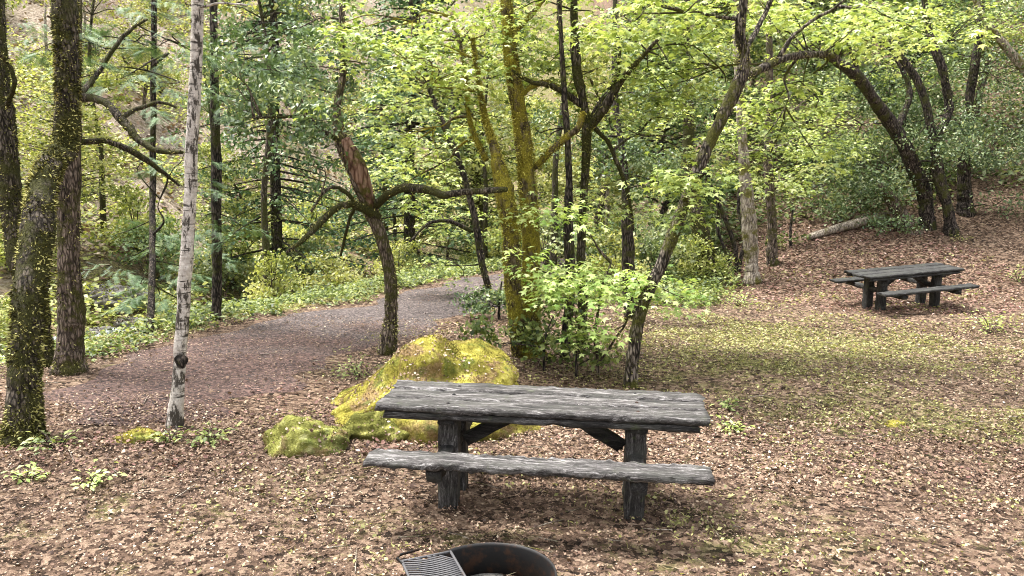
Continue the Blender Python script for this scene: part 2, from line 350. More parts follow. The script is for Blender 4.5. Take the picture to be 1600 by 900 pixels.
def ground_mat():
    mm, t, p, out = mat('forest_floor')
    v = coords(t); vo = t.nodes.new('ShaderNodeTexVoronoi'); vo.inputs['Scale'].default_value = 24; vo.inputs['Randomness'].default_value = 1
    dv = t.nodes.new('ShaderNodeVectorMath'); dv.operation = 'ADD'
    nn = t.nodes.new('ShaderNodeTexNoise'); nn.inputs['Scale'].default_value = 30; t.links.new(v, nn.inputs['Vector'])
    sv = t.nodes.new('ShaderNodeVectorMath'); sv.operation = 'SCALE'; sv.inputs['Scale'].default_value = .05
    t.links.new(nn.outputs['Color'], sv.inputs[0]); t.links.new(v, dv.inputs[0]); t.links.new(sv.outputs[0], dv.inputs[1]); t.links.new(dv.outputs[0], vo.inputs['Vector'])
    sx = t.nodes.new('ShaderNodeSeparateColor'); t.links.new(vo.outputs['Color'], sx.inputs[0])
    fine = noise(t, v, 55, 6, .75)
    a = math_(t, 'ADD', math_(t, 'MULTIPLY', sx.outputs[0], .55), math_(t, 'MULTIPLY', fine, .55))
    lit = ramp(t, [(.25, (.014, .009, .006)), (.42, (.065, .041, .028)), (.60, (.155, .100, .069)), (.80, (.29, .205, .145)), (1, (.48, .38, .29))], a)
    big = noise(t, v, .55, 5, .6)
    grn = ramp(t, [(.25, (.03, .028, .012)), (.5, (.11, .105, .035)), (.75, (.24, .22, .09))], a)
    k = ramp(t, [(.50, (0, 0, 0)), (.62, (1, 1, 1))], math_(t, 'ADD', math_(t, 'MULTIPLY', noise(t, v, 1.9, 8, .8), .85), math_(t, 'MULTIPLY', attr(t, 'green'), .17)))
    c = mixc(t, k, lit, grn)
    tan = ramp(t, [(.38, (.05, .035, .025)), (.5, (.24, .19, .14)), (.62, (.50, .43, .36))], noise(t, v, 7, 10, .85))
    c = mixc(t, math_(t, 'MULTIPLY', attr(t, 'far'), ramp(t, [(.38, (0, 0, 0)), (.52, (1, 1, 1))], noise(t, v, .25, 6, .65))), c, tan)
    t.links.new(c, p.inputs['Base Color']); p.inputs['Roughness'].default_value = .95; p.inputs['Specular IOR Level'].default_value = .15
    bump(t, p, math_(t, 'ADD', fine, sx.outputs[1]), 1.0, .03)
    return mm
M['ground'] = ground_mat()
def path_mat():
    mm, t, p, out = mat('path_gravel'); v = coords(t)
    vo = t.nodes.new('ShaderNodeTexVoronoi'); vo.inputs['Scale'].default_value = 38; t.links.new(v, vo.inputs['Vector'])
    sx = t.nodes.new('ShaderNodeSeparateColor'); t.links.new(vo.outputs['Color'], sx.inputs[0]); fine = noise(t, v, 60, 5, .8)
    a = math_(t, 'ADD', math_(t, 'MULTIPLY', sx.outputs[0], .5), math_(t, 'MULTIPLY', fine, .6))
    g = ramp(t, [(.3, (.014, .010, .009)), (.5, (.068, .050, .046)), (.75, (.155, .120, .112)), (1, (.42, .36, .33))], a)
    b = ramp(t, [(.3, (.014, .007, .006)), (.5, (.070, .036, .029)), (.75, (.16, .093, .075)), (1, (.38, .27, .23))], a)
    k = ramp(t, [(.36, (0, 0, 0)), (.60, (1, 1, 1))], math_(t, 'ADD', noise(t, v, .8, 6, .7), math_(t, 'ADD', .14, math_(t, 'MULTIPLY', attr(t, 'far'), -.34))))
    t.links.new(mixc(t, k, g, b), p.inputs['Base Color']); p.inputs['Roughness'].default_value = .9
    bump(t, p, math_(t, 'ADD', fine, sx.outputs[1]), 1.0, .025); return mm
M['path'] = path_mat()
def water_mat():
    mm, t, p, out = mat('creek_water'); v = coords(t)
    n = noise(t, v, 2.6, 8, .75, 1.0); c = ramp(t, [(.45, (.03, .04, .035)), (.55, (.25, .28, .27)), (.66, (.85, .87, .87))], n)
    t.links.new(c, p.inputs['Base Color']); p.inputs['Roughness'].default_value = .15; bump(t, p, n, .7, .08); return mm
M['water'] = water_mat()
def rock_mat():
    mm, t, p, out = mat('creek_stone'); v = coords(t); n = noise(t, v, 6, 8, .7)
    c = ramp(t, [(.3, (.02, .018, .016)), (.5, (.11, .10, .09)), (.75, (.3, .29, .27))], n)
    t.links.new(c, p.inputs['Base Color']); p.inputs['Roughness'].default_value = .8; bump(t, p, n, .8, .05); return mm
M['rock'] = rock_mat()

# ------------------------------------------------------------------ ground, path, creek
def axis_(lo, hi, a, b, st):
    g = [a]
    while g[-1] < b: g.append(g[-1] + st)
    s_ = st
    while g[-1] < hi: s_ = min(s_ * 1.12, 8); g.append(g[-1] + s_)
    l = []; x = a; s_ = st
    while x > lo: s_ = min(s_ * 1.12, 8); x -= s_; l.append(x)
    return np.array(l[::-1] + g)
def sheet(name, X, Y, Z, m_, extra=None, smooth=True):
    ny, nx = X.shape; mb = MB()
    i = np.arange(ny - 1)[:, None] * nx; j = np.arange(nx - 1)[None]
    F = np.stack([i + j, i + j + 1, i + nx + j + 1, i + nx + j], -1).reshape(-1, 4)
    mb.add(np.c_[X.ravel(), Y.ravel(), Z.ravel()], F); o = mb.build(name, m_, smooth=smooth)
    for k, v in (extra or {}).items():
        a = o.data.attributes.new(k, 'FLOAT', 'POINT'); a.data.foreach_set('value', np.asarray(v, np.float32).ravel())
    return o
def green_mask(x, y):
    """where the floor is mossy and grassy rather than littered"""
    g = .75 * np.exp(-(((x - 2.9) / 2.1) ** 2 + ((y - 9.9) / 2.2) ** 2)) + .6 * np.exp(-(((x - 6.0) / 2.2) ** 2 + ((y - 11.4) / 1.6) ** 2)) + .35 * np.exp(-(((x - 1.2) / 3.0) ** 2 + ((y - 4.9) / .6) ** 2))
    g = g + .85 * np.exp(-(((x - 3.6) / 1.8) ** 2 + ((y - 12.2) / 1.5) ** 2))
    g = g + .9 * np.exp(-(((x - 4.3) / 1.5) ** 2 + ((y - 7.6) / .6) ** 2)) + .3 * np.exp(-(((x - 1.7) / .7) ** 2 + ((y - 5.0) / .9) ** 2))
    g = g + .35 * np.exp(-(((x + 2.3) / 1.3) ** 2 + ((y - 5.3) / .5) ** 2)) + .4 * np.exp(-(((x + 1.0) / .7) ** 2 + ((y - 6.3) / .4) ** 2))
    s = (xb(y) - x)
    g = g + 1.0 * sm((s + .2) / .8) * sm((y - 9) / 2) + .8 * sm((y - 14) / 2) * (1 - sm((x - 3.6) / 1.5)) * sm((x - xb(y) - 2.2) / .8)
    return np.clip(g, 0, 1.3)
gx = axis_(-260, 260, -11, 12, .11); gy = axis_(-40, 380, 3, 24, .11); X, Y = np.meshgrid(gx, gy)
s_far = (xb(Y) - X) * .87
tag(sheet('ground', X, Y, H(X, Y), M['ground'], {'green': green_mask(X, Y), 'far': sm((s_far - 10) / 3)}), 'brown leaf littered forest floor', kind='structure')
pw = 2.55
ys = np.arange(7.0, 27, .12); us = np.linspace(0, 1, 26)
U, YY = np.meshgrid(us, ys)
e1 = .14 * np.sin(ys * 2.3) + .08 * np.sin(ys * 6.1); e2 = .2 * np.sin(ys * 1.7 + 1) + .1 * np.sin(ys * 5.3)
left = xb(ys) + .15 + e1 + .9 * sm((8.2 - ys) / 1.2); wd = np.interp(ys, [7.0, 7.6, 8.4, 10, 12, 16, 27], [.5, 1.6, 2.4, 2.9, 2.9, 2.9, 2.8]) + e2
XX = left[:, None] + wd[:, None] * U
tag(sheet('path', XX, YY, H(XX, YY) + .012 - .03 * (np.abs(U - .5) * 2) ** 8, M['path'], {'far': sm((YY - 9.5) / 4)}), 'grey and brown gravel path curving away between the trees', kind='structure')
# creek: strip along s = 6.3 .. 9
yc = np.arange(10, 60, .5); xs = np.linspace(6.0, 9.4, 12); S_, YC = np.meshgrid(xs, yc)
XC = xb(YC) - S_ / .87
tag(sheet('creek_water', XC, YC, -1.60 + 0.05 * rng.normal(size=XC.shape), M['water']), 'white rushing creek water below the path', kind='structure')

# ------------------------------------------------------------------ wood in mesh: planks with worn edges
def plank(mb, c, size, ax=(1, 0, 0), ay=(0, 1, 0), az=(0, 0, 1), worn=.006, tint=.5, step=.06, ends=.012):
    """a sawn board centred at c; size along its own axes; edges rounded and chewed by weather"""
    ax, ay, az = (np.array(a, float) / np.linalg.norm(a) for a in (ax, ay, az))
    L, W, T = size; n = max(2, int(L / step)); u = np.linspace(-L / 2, L / 2, n)
    bw, bt = min(.012, W * .2), min(.012, T * .25)
    prof = np.array([(-W / 2, -T / 2 + bt), (-W / 2, T / 2 - bt), (-W / 2 + bw, T / 2), (-W / 6, T / 2), (W / 6, T / 2), (W / 2 - bw, T / 2), (W / 2, T / 2 - bt), (W / 2, -T / 2 + bt), (W / 2 - bw, -T / 2), (-W / 2 + bw, -T / 2)])
    k = len(prof); V = np.zeros((n, k, 3)); V[..., 0] = u[:, None]; V[..., 1] = prof[None, :, 0]; V[..., 2] = prof[None, :, 1]
    sc_ = np.ones(k); sc_[3:5] = .35
    V[..., 1] += rng.normal(0, worn, (n, k)) * sc_; V[..., 2] += rng.normal(0, worn * .6, (n, k)) * sc_
    low = rng.normal(0, worn, n); low = np.convolve(np.pad(low, 2, mode='edge'), np.ones(5) / 5, 'valid'); V[..., 2] += low[:, None] * .8
    V[0, :, 0] += rng.normal(0, ends, k); V[-1, :, 0] += rng.normal(0, ends, k)
    P = np.asarray(c, float) + V[..., 0:1] * ax + V[..., 1:2] * ay + V[..., 2:3] * az
    i = np.arange(n - 1)[:, None] * k; j = np.arange(k)[None]; j2 = (j + 1) % k
    F = np.stack([i + j, i + k + j, i + k + j2, i + j2], -1).reshape(-1, 4)
    caps = [np.array([list(range(k))]), np.array([list(range((n - 1) * k, n * k))[::-1]])]
    mb.add(P.reshape(-1, 3), [F] + caps, tint)
def picnic_table(loc, yaw, label, dark=False):
    """yaw turns the long axis clockwise seen from above"""
    t = thing('picnic_table', loc, label, 'picnic table', 'weathered wooden picnic tables', -yaw)
    L, W = 2.2, .68; mw = M['wood_mossy'] if dark else M['wood']; md = M['wood_shaded'] if dark else M['wood_dark']
    for i, y in enumerate((-.228, 0, .228)):
        mb = MB(); plank(mb, (rng.normal(0, .006), y, .735 + rng.normal(0, .002)), (L + rng.normal(0, .008), .210, .048), worn=.0042, step=.03, tint=rng.uniform(.2, .8)); mb.build('tabletop_plank', mw, t)
    for pl in [o for o in t.children if o.name.startswith('tabletop_plank')]:
        for bx_ in (-.635, .635):
            yy = sum(v.co.y for v in pl.data.vertices) / len(pl.data.vertices)
            bm_ = MB(); tube(bm_, [(bx_, yy, .745), (bx_, yy, .761), (bx_, yy, .764)], [.013, .013, .009], 8, .02); bm_.build('bolt', M['steel'], pl)
    for y in (-.285, .285):
        mb = MB(); plank(mb, (-.01, y, .683), (L - .12, .07, .046), worn=.005, tint=.4); mb.build('edge_batten', md, t)
    for s in (-1, 1):
        x = s * .635
        for y in (-.16, .17):
            mb = MB(); plank(mb, (x, y, .27), (.84, .145, .135), ax=(0, 0, 1), ay=(0, 1, 0), az=(1, 0, 0), worn=.004, tint=.35); mb.build('post', M['post_shaded'] if dark else M['post_wood'], t)
        mb = MB(); plank(mb, (x, 0, .655 - .002), (.60, .12, .055), ax=(0, 1, 0), ay=(1, 0, 0), worn=.004, tint=.3); mb.build('top_crossbeam', M['cross_wood'], t)
        mb = MB(); plank(mb, (x, 0, .425), (1.42, .10, .085), ax=(0, 1, 0), ay=(1, 0, 0), worn=.004, tint=.3); mb.build('bench_crossbeam', M['cross_wood'], t)
        a = np.array((s * .55, 0, .44)); b = np.array((s * .16, 0, .672)); d = b - a
        mb = MB(); plank(mb, (a + b) / 2, (np.linalg.norm(d), .10, .085), ax=d, ay=(0, 1, 0), az=np.cross(d, (0, 1, 0)), worn=.004, tint=.3); mb.build('brace', M['wood_shaded'], t)
    mb = MB(); plank(mb, (0, 0, .680), (.9, .14, .052), worn=.004, tint=.3); mb.build('underside_beam', M['wood_shaded'], t)
    for s in (-1, 1):
        mb = MB(); plank(mb, (.0, s * .62, .492), (2.13, .235, .046), worn=.006, step=.03, tint=.45); mb.build('bench', mw, t)
    return t
picnic_table((.236, 5.533, H(.236, 5.533) - .01), .107, 'large grey weathered picnic table beside the fire ring')
ft = np.array([6.98, 14.55, 0.0]); ft[2] = float(H(6.98, 14.55))
far_t = picnic_table((ft[0], ft[1], ft[2] - .04), -R(22), 'black mossy picnic table standing far off on the red leaf litter below the slope trees', True)
far_t.rotation_euler = (.07, -.05, R(19)); far_t.scale = (.95, .95, .95)

# ------------------------------------------------------------------ fire ring with hinged grate
Rr = .345; zg = float(H(-.1, 4.3)); _f = pz(768, 849, zg + .185); FX, FY = _f[0], _f[1] - Rr
fr = thing('fire_ring', (FX, FY, zg), 'rusty black steel fire ring with a hinged grate, half out of the frame', 'fire ring')
mb = MB(); n = 72; a = np.linspace(0, 2 * np.pi, n, endpoint=False)
prof = [(Rr, -.12), (Rr, .17), (Rr + .005, .188), (Rr + .011, .186), (Rr + .012, .176), (Rr + .007, .17), (Rr + .006, -.12)]
V = np.array([[(r_ * math.cos(q) * (1 + .004 * math.sin(3 * q)), r_ * math.sin(q), z_ + .004 * math.sin(2 * q)) for r_, z_ in prof] for q in a]); k = len(prof)
i = np.arange(n)[:, None] * k; i2 = ((np.arange(n) + 1) % n)[:, None] * k; j = np.arange(k)[None]; j2 = (j + 1) % k
mb.add(V.reshape(-1, 3), np.stack([i + j, i2 + j, i2 + j2, i + j2], -1).reshape(-1, 4)); mb.build('ring_wall', M['steel'], fr, smooth=True)
mb = MB(); rad_ = np.linspace(0, Rr - .003, 12)
V = [(r_ * math.cos(q), r_ * math.sin(q), -.0 + .02 * math.sin(5 * q) * r_ + .03 * (1 - r_ / Rr)) for r_ in rad_ for q in a]
i = np.arange(11)[:, None] * n; j = np.arange(n)[None]; mb.add(V, np.stack([i + j, i + n + j, i + n + (j + 1) % n, i + (j + 1) % n], -1).reshape(-1, 4)); mb.build('ash_bed', M['ash'], fr, smooth=True)
# grate: a framed set of curved bars, resting across the left of the ring
og = np.array([FX, FY, zg]); gA, gB, gC = (pz(px, py, zg + z_) - og for px, py, z_ in ((704, 862, .20), (628, 877, .21), (726, 900, .195)))
g0 = gB; gu = gA - gB; gv = (gC - gA) / np.linalg.norm(gC - gA) * .50
def gp(u, v): return g0 + gu * u + gv * v
mb = MB()
for u, v, u2, v2 in ((0, 0, 1, 0), (1, 0, 1, 1), (1, 1, 0, 1), (0, 1, 0, 0)):
    tube(mb, [gp(u, v), gp((u + u2) / 2, (v + v2) / 2), gp(u2, v2)], [.008] * 3, 6, .02)
gr = mb.build('grate', M['grate'], fr, smooth=True)
mb = MB()
for q in np.linspace(-.45, .98, 30):
    pts = [gp(u, q + .45 * u ** 1.5) for u in np.linspace(0, 1, 9) if 0 <= q + .45 * u ** 1.5 <= 1]
    if len(pts) > 2: tube(mb, pts, [.0055] * len(pts), 5, .02)
mb.build('bars', M['grate'], gr, smooth=True)
mb = MB(); tube(mb, [gp(0, .06), gp(-.05, -.05), gp(-.06, -.13), gp(.12, -.16), gp(.42, -.19)], [.008] * 5, 6, .02); mb.build('handle', M['steel'], gr, smooth=True)

# ------------------------------------------------------------------ trees
def moss_on(mb, Q, r, N, B, dens, up=.0, size=.03, thr=.0):
    L = np.linalg.norm(np.diff(Q, axis=0), axis=1).sum(); area = L * 2 * np.pi * r.mean(); n = int(area * dens)
    if n < 1: return
    idx = rng.uniform(0, len(Q) - 1.01, n); i = idx.astype(int); f = (idx - i)[:, None]; a = rng.uniform(0, 2 * np.pi, n)
    c = Q[i] * (1 - f) + Q[i + 1] * f; rr = (r[i] * (1 - f[:, 0]) + r[i + 1] * f[:, 0])
    nrm = np.cos(a)[:, None] * N[i] + np.sin(a)[:, None] * B[i]
    p = c + nrm * rr[:, None]
    ms = np.sin(p[:, 0] * 13 + 2) + np.sin(p[:, 1] * 11 + p[:, 2] * 3) + np.sin(p[:, 2] * 7.3 + 1) * .8 + up * nrm[:, 2] * 2 + rng.normal(0, .5, n)
    k = ms > thr; p, nrm = p[k], nrm[k]; n = k.sum()
    if not n: return
    d = nrm + rng.normal(0, .45, (n, 3)) + np.array([0, 0, -.25])
    stamp(mb, MOSS, p - nrm * .004, d, rng.uniform(0, 6.28, n), size * rng.uniform(.5, 1.5, n), rng.uniform(0, 1, n))
def clusters(kind, mb, cs, rad, per, ls=1.0):
    """leaf clusters at cs: tiers for maple, tufts for oak, drooping sprays for fir"""
    for c, r_ in zip(cs, rad):
        n = int(per * rng.uniform(.6, 1.4))
        if kind in ('maple', 'maple_pale'):
            rr = r_ * np.sqrt(rng.uniform(0, 1, n)); a = rng.uniform(0, 6.28, n)
            tilt = rng.normal(0, .16, 2)
            off = np.c_[rr * np.cos(a), rr * np.sin(a), rng.normal(0, .05, n) - .35 * rr * rr / r_]; off[:, 2] += off[:, 0] * tilt[0] + off[:, 1] * tilt[1]
            nrm = np.c_[rng.normal(0, .30, (n, 2)) + .45 * off[:, :2] / r_, np.ones(n)]
            out = off * [1, 1, 0] + rng.normal(0, .15, (n, 3))
            base = rng.uniform(.25, .75)
            stamp(mb, MAPLE, c + off, nrm, a, ls * rng.uniform(.06, .125, n), np.clip(base + rng.normal(0, .22, n), 0, 1), dirs=out)
        elif kind == 'fir':
            d0 = rng.normal(0, 1, 2); d0 = np.array([*d0, 0]) / (np.linalg.norm(d0) + 1e-6); side = np.array([-d0[1], d0[0], 0])
            t_ = rng.uniform(0, 1, n) ** .8; w_ = rng.uniform(-1, 1, n) * .5 * r_ * (1.05 - t_)
            p = c + d0 * (t_ * r_ * 1.6)[:, None] + side * w_[:, None]; p[:, 2] -= .5 * t_ ** 2 * r_ + np.abs(w_) * .45 + rng.uniform(0, .04, n)
            d = d0 * .8 + side * np.sign(w_)[:, None] * .7 + np.array([0, 0, -.55]) + rng.normal(0, .18, (n, 3))
            nn = np.array([0, 0, 1.]) + d * .3 + rng.normal(0, .2, (n, 3))
            stamp(mb, SPRIG, p, nn, np.zeros(n), rng.uniform(.12, .22, n), np.clip(rng.normal(.45, .22, n), 0, 1), dirs=d)
        else:
            p = c + unit(n) * (rng.uniform(.2, 1, n) ** .6)[:, None] * r_ * np.array([1.1, 1.1, .65])
            base = rng.uniform(.2, .7)
            stamp(mb, DIA if kind != 'oak' else OVAL, p, unit(n) + np.array([0, -.1, .5]), rng.uniform(0, 6.28, n), rng.uniform(.045, .095, n), np.clip(base + rng.normal(0, .22, n), 0, 1))
def twig(mb, a, b, r0):
    d = b - a; L = np.linalg.norm(d); mid = a + d * .5 + rng.normal(0, .10 * L, 3) * [1, 1, .6] + [0, 0, .06 * L]
    q = a + d * .78 + rng.normal(0, .05 * L, 3)
    tube(mb, [a, mid, q, b], [r0, r0 * .7, r0 * .45, r0 * .25], 5, .12, max(.05, L / 10))
def near_tree(name, label, cat, group, trunk, limbs=(), bark_='bark_mossy', kind='maple', crowns=(), moss=None, moss_mat='moss_dark', flare=1.35,
              per=26, crad=.25, sides=14, lump=.10, rough=.07, wob=.003, msize=.03, mthr=.0, leaf_mat_=None, peel=None, lscale=1.0, limb_bark=None):
    """trunk / limbs: lists of (px, py, dY, width_px) read off the photograph; the first point stands on the ground"""
    b = gnd(*trunk[0][:2]); Y0 = b[1]
    t = thing(name, b, label, cat, group); wood_ = MB(); ms = MB(); sk = []
    def pts(path):
        P = [pix(px, py, Y0 + dy) for px, py, dy, w_ in path]; r_ = [w_ * .43 / FPX * (Y0 + dy) for px, py, dy, w_ in path]
        return np.array(P), np.array(r_)
    P, r_ = pts(trunk); P[0] = b
    Pg = P[0] + (P[0] - P[1]) / np.linalg.norm(P[0] - P[1]) * .25; P = np.vstack([Pg, P]); r_ = np.r_[r_[0] * flare * 1.2, r_[0] * flare, r_[1:]]
    L01 = np.linalg.norm(P[2] - P[1])
    if L01 > .5:
        f = .30 / L01; P = np.insert(P, 2, P[1] * (1 - f) + P[2] * f, 0); r_ = np.insert(r_, 2, r_[2] * .3 + r_[1] / flare * .7)
    Q, rq, N, B = tube(wood_, P, r_, sides, rough, .05, lump=lump, wob=wob); sk.append(Q[3:])
    if moss: moss_on(ms, Q, rq, N, B, moss, size=msize, thr=mthr)
    tw = wood_
    o_tr_limbs = []
    for lim in limbs:
        P2, r2 = pts(lim); lb = MB()
        Q2, rq2, N2, B2 = tube(lb, P2, r2, max(7, sides - 5), rough * 1.4, .045, lump=lump * 1.5, wob=wob * 2); sk.append(Q2); o_tr_limbs.append(lb)
        if moss: moss_on(ms, Q2, rq2, N2, B2, moss, up=.5, size=msize, thr=mthr)
    SK = np.vstack(sk)
    cm = MB()
    for (px, py, dy, rx, rz, n) in crowns:
        c0 = pix(px, py, Y0 + dy); ry = rx * .8
        q = unit(n) * (rng.uniform(0, 1, n) ** .45)[:, None] * [rx, ry, rz]; cs = c0 + q
        cs = cs[cs[:, 2] > H(cs[:, 0], cs[:, 1]) + .15]
        if not len(cs): continue
        clusters(kind, cm, cs, crad * rng.uniform(.6, 1.35, len(cs)), per, lscale)
        ref = SK[np.argmin(np.linalg.norm(SK - c0, axis=1))]
        hub = c0 * .55 + ref * .45 if np.linalg.norm(c0 - ref) > .6 else ref
        if np.linalg.norm(c0 - ref) > .6: twig(tw, ref, hub, .022)
        for c in cs[:: 3]:
            a0 = SK[np.argmin(np.linalg.norm(SK - c, axis=1) + rng.uniform(0, .5, len(SK)))]
            if np.linalg.norm(a0 - c) > np.linalg.norm(hub - c): a0 = hub
            if np.linalg.norm(a0 - c) > .08: twig(tw, a0, c, .011)
    wood_.build('trunk', M[bark_], t, smooth=True, org=b)
    if peel:
        pm = MB(); Pp, rp = pts(trunk[peel[0] - 1:peel[1] - 1]); tube(pm, Pp + [-.012, -.03, 0], rp * (.62 + .42 * np.sin(np.linspace(.1, .9, len(rp)) * np.pi)), sides, rough * .9, .05, lump=lump); pm.build('peeled_bark', M['bark_red'], t, smooth=True, org=b)
    for lb in o_tr_limbs: lb.build('limb', M[limb_bark or bark_], t, smooth=True, org=b)
    if cm.n: cm.build('crown', M[leaf_mat_ or kind], t, org=b)
    if ms.n: tag(ms.build('moss', M[moss_mat], t, org=b), kind='stuff')
    return t

# --- left group
near_tree('mossy_maple', 'thick moss covered trunk nearest the lower left edge, leaning into the forked trunk behind it', 'tree', None,
          [(36, 692, 0, 58), (42, 560, .1, 54), (50, 450, .3, 58), (58, 330, .6, 50), (72, 265, .9, 44), (98, 225, 1.2, 40), (103, 120, 1.3, 40), (100, 0, 1.4, 40), (96, -160, 1.5, 34)],
          bark_='bark_mossy', moss=4200, crowns=[(60, -190, .5, 1.2, .5, 12)], msize=.030, mthr=-1.6)
near_tree('mossy_maple', 'dark mossy trunk cut by the left edge, its foot behind the thick mossy trunk', 'tree', None,
          [(74, 572, 0, 30), (60, 480, 0, 34), (32, 410, 0, 40), (16, 320, .1, 36), (8, 220, .2, 36), (-4, 120, .3, 36), (-14, -60, .4, 30)],
          bark_='bark_mossy', moss=1900, msize=.030, mthr=-1.2, crowns=[(-40, -150, 0, 1.0, .5, 6)],
          limbs=[[(8, 170, .2, 10), (22, 130, 0, 8), (6, 90, -.1, 7), (-20, 60, -.2, 6)]])
near_tree('forest_tree', 'tall straight brown trunk with moss on its upper left side, beside the creek', 'tree', None,
          [(110, 582, 0, 48), (112, 480, 0, 44), (108, 380, 0, 40), (107, 280, 0, 40), (110, 160, 0, 36), (112, 60, 0, 34), (112, -140, 0, 30)],
          limbs=[[(122, 152, 0, 16), (165, 160, -.3, 13), (205, 205, -.5, 14), (245, 232, -.6, 10), (285, 238, -.7, 7)],
                 [(190, 185, -.4, 9), (215, 168, -.3, 8), (245, 160, -.2, 6), (275, 168, -.2, 4)],
                 [(122, 222, 0, 10), (165, 222, .3, 10), (205, 240, .4, 10), (250, 268, .6, 7), (280, 290, .8, 4)],
                 [(120, 150, 0, 12), (150, 120, .5, 9), (190, 60, .8, 7), (230, 30, 1, 4)]],
          bark_='bark_brown', limb_bark='bark_mossy', moss=1100, mthr=.1, msize=.028)
near_tree('alder', 'slender pale whitish trunk with dark bands and one black scar near its foot', 'tree', None,
          [(272, 668, 0, 25), (279, 560, 0, 23), (288, 440, 0, 24), (297, 300, 0, 23), (302, 180, 0, 22), (306, 60, 0, 21), (308, -120, 0, 18)],
          bark_='alder', lump=.05, rough=.03, limbs=[[(306, 12, 0, 5), (340, 9, -.1, 4), (385, 8, -.2, 3)]], crowns=[(330, -140, 0, .8, .4, 6)])
b4 = gnd(272, 668)
mb = MB(); c = pix(281, 566, b4[1] - .07); th = np.linspace(0, 2 * np.pi, 14, endpoint=False)
V = [c] + [c + np.array((.060 * math.cos(q) * (1 + .2 * math.sin(3 * q)), .03, .065 * math.sin(q))) for q in th]
mb.add(V, np.array([[0, 1 + (i + 1) % 14, 1 + i] for i in range(14)]));
al = [o for o in bpy.data.objects if o.get('category') == 'tree' and o.name.startswith('alder')][0]
mb.build('bark_scar', M['bark_dark'], al, org=b4)
near_tree('young_fir', 'thin dark fir trunk just right of the pale banded trunk, with hanging needle sprays', 'tree', None,
          [(338, 500, 0, 19), (338, 400, 0, 18), (336, 260, 0, 17), (334, 100, 0, 15), (334, -100, 0, 12)],
          bark_='bark_dark', kind='fir', per=34, crad=.42, flare=1.1, sides=9,
          crowns=[(380, 80, -.6, 1.1, .9, 22), (420, 150, -1, .9, .7, 13), (330, 330, -.3, .7, .6, 9), (250, 60, -1.5, .9, .5, 12), (460, 60, -.4, .9, .6, 12), (340, -60, 0, 1.6, .4, 10)])
near_tree('young_fir', 'drooping fir with fine green sprays hanging between the brown trunk and the pale trunk', 'tree', None,
          [(232, 520, 1.5, 12), (236, 300, 1.5, 11), (240, 100, 1.2, 10), (242, -120, 1, 8)],
          bark_='bark_dark', kind='fir', per=30, crad=.38, flare=1.1, sides=8,
          crowns=[(230, 400, 1.2, .8, .8, 15), (255, 470, 1, .5, .4, 10), (220, 120, -2, .9, .30, 9), (180, 60, -2.5, .7, .35, 6), (260, 260, 0, .5, .6, 7), (70, 60, 1, .7, .4, 6)])
# --- middle
near_tree('madrone', 'crooked dark tree with a reddish bare patch and long drooping mossy limbs behind the boulder', 'tree', None,
          [(604, 552, 0, 30), (612, 490, 0, 24), (612, 430, 0, 24), (600, 372, 0, 22), (582, 322, 0, 26), (560, 262, -.1, 30), (541, 218, -.1, 26), (531, 170, 0, 14), (540, 100, .1, 12), (536, 30, .2, 11), (540, -90, .2, 9)],
          limbs=[[(585, 322, 0, 15), (612, 302, -.3, 14), (650, 297, -.6, 15), (700, 307, -.8, 13), (745, 302, -.9, 11), (792, 296, -1, 9)],
                 [(592, 340, 0, 15), (560, 326, -.2, 13), (528, 324, -.4, 13), (498, 350, -.6, 11), (470, 378, -.8, 9), (448, 394, -.9, 5)],
                 [(560, 326, -.2, 8), (540, 300, -.3, 8), (512, 296, -.4, 6), (486, 330, -.6, 4)],
                 [(536, 225, -.1, 9), (510, 208, -.3, 8), (480, 190, -.5, 7), (430, 186, -.7, 5), (395, 184, -.8, 4)],
                 [(560, 250, -.1, 10), (566, 300, .3, 8), (546, 340, .4, 6), (532, 400, .6, 5)]],
          bark_='bark_brown', kind='oak', moss=1500, mthr=-.1, per=60, crad=.3, flare=1.2, peel=(5, 8), limb_bark='bark_mossy', msize=.028,
          crowns=[(440, 200, -.6, .8, .5, 12), (400, 130, -.4, .8, .6, 15), (520, 100, .2, .7, .5, 10), (460, 30, .4, 1.0, .4, 12)])
near_tree('vine_maple', 'thin dark leaning trunk left of the yellow mossy trunks, at the path end', 'tree', None,
          [(768, 468, 0, 12), (752, 410, 0, 13), (742, 350, 0, 13), (722, 272, 0, 12), (697, 205, 0, 11), (672, 140, 0, 10), (652, 60, 0, 9), (630, -60, 0, 7)],
          limbs=[[(697, 205, 0, 7), (705, 170, .2, 6), (702, 120, .3, 4)], [(652, 60, 0, 7), (700, 20, .2, 5), (740, -30, .3, 4)],
                 [(735, 360, 0, 8), (700, 345, -.3, 7), (665, 350, -.5, 5), (640, 378, -.6, 3)]],
          bark_='bark_dark', moss=500, mthr=.6, per=30,
          crowns=[(640, 60, -.5, 1.1, .7, 19), (600, 170, -.8, 1.0, .6, 13), (700, 340, .2, .9, .6, 16), (650, 250, .5, 1.0, .6, 16), (690, 420, .6, .7, .25, 9)])
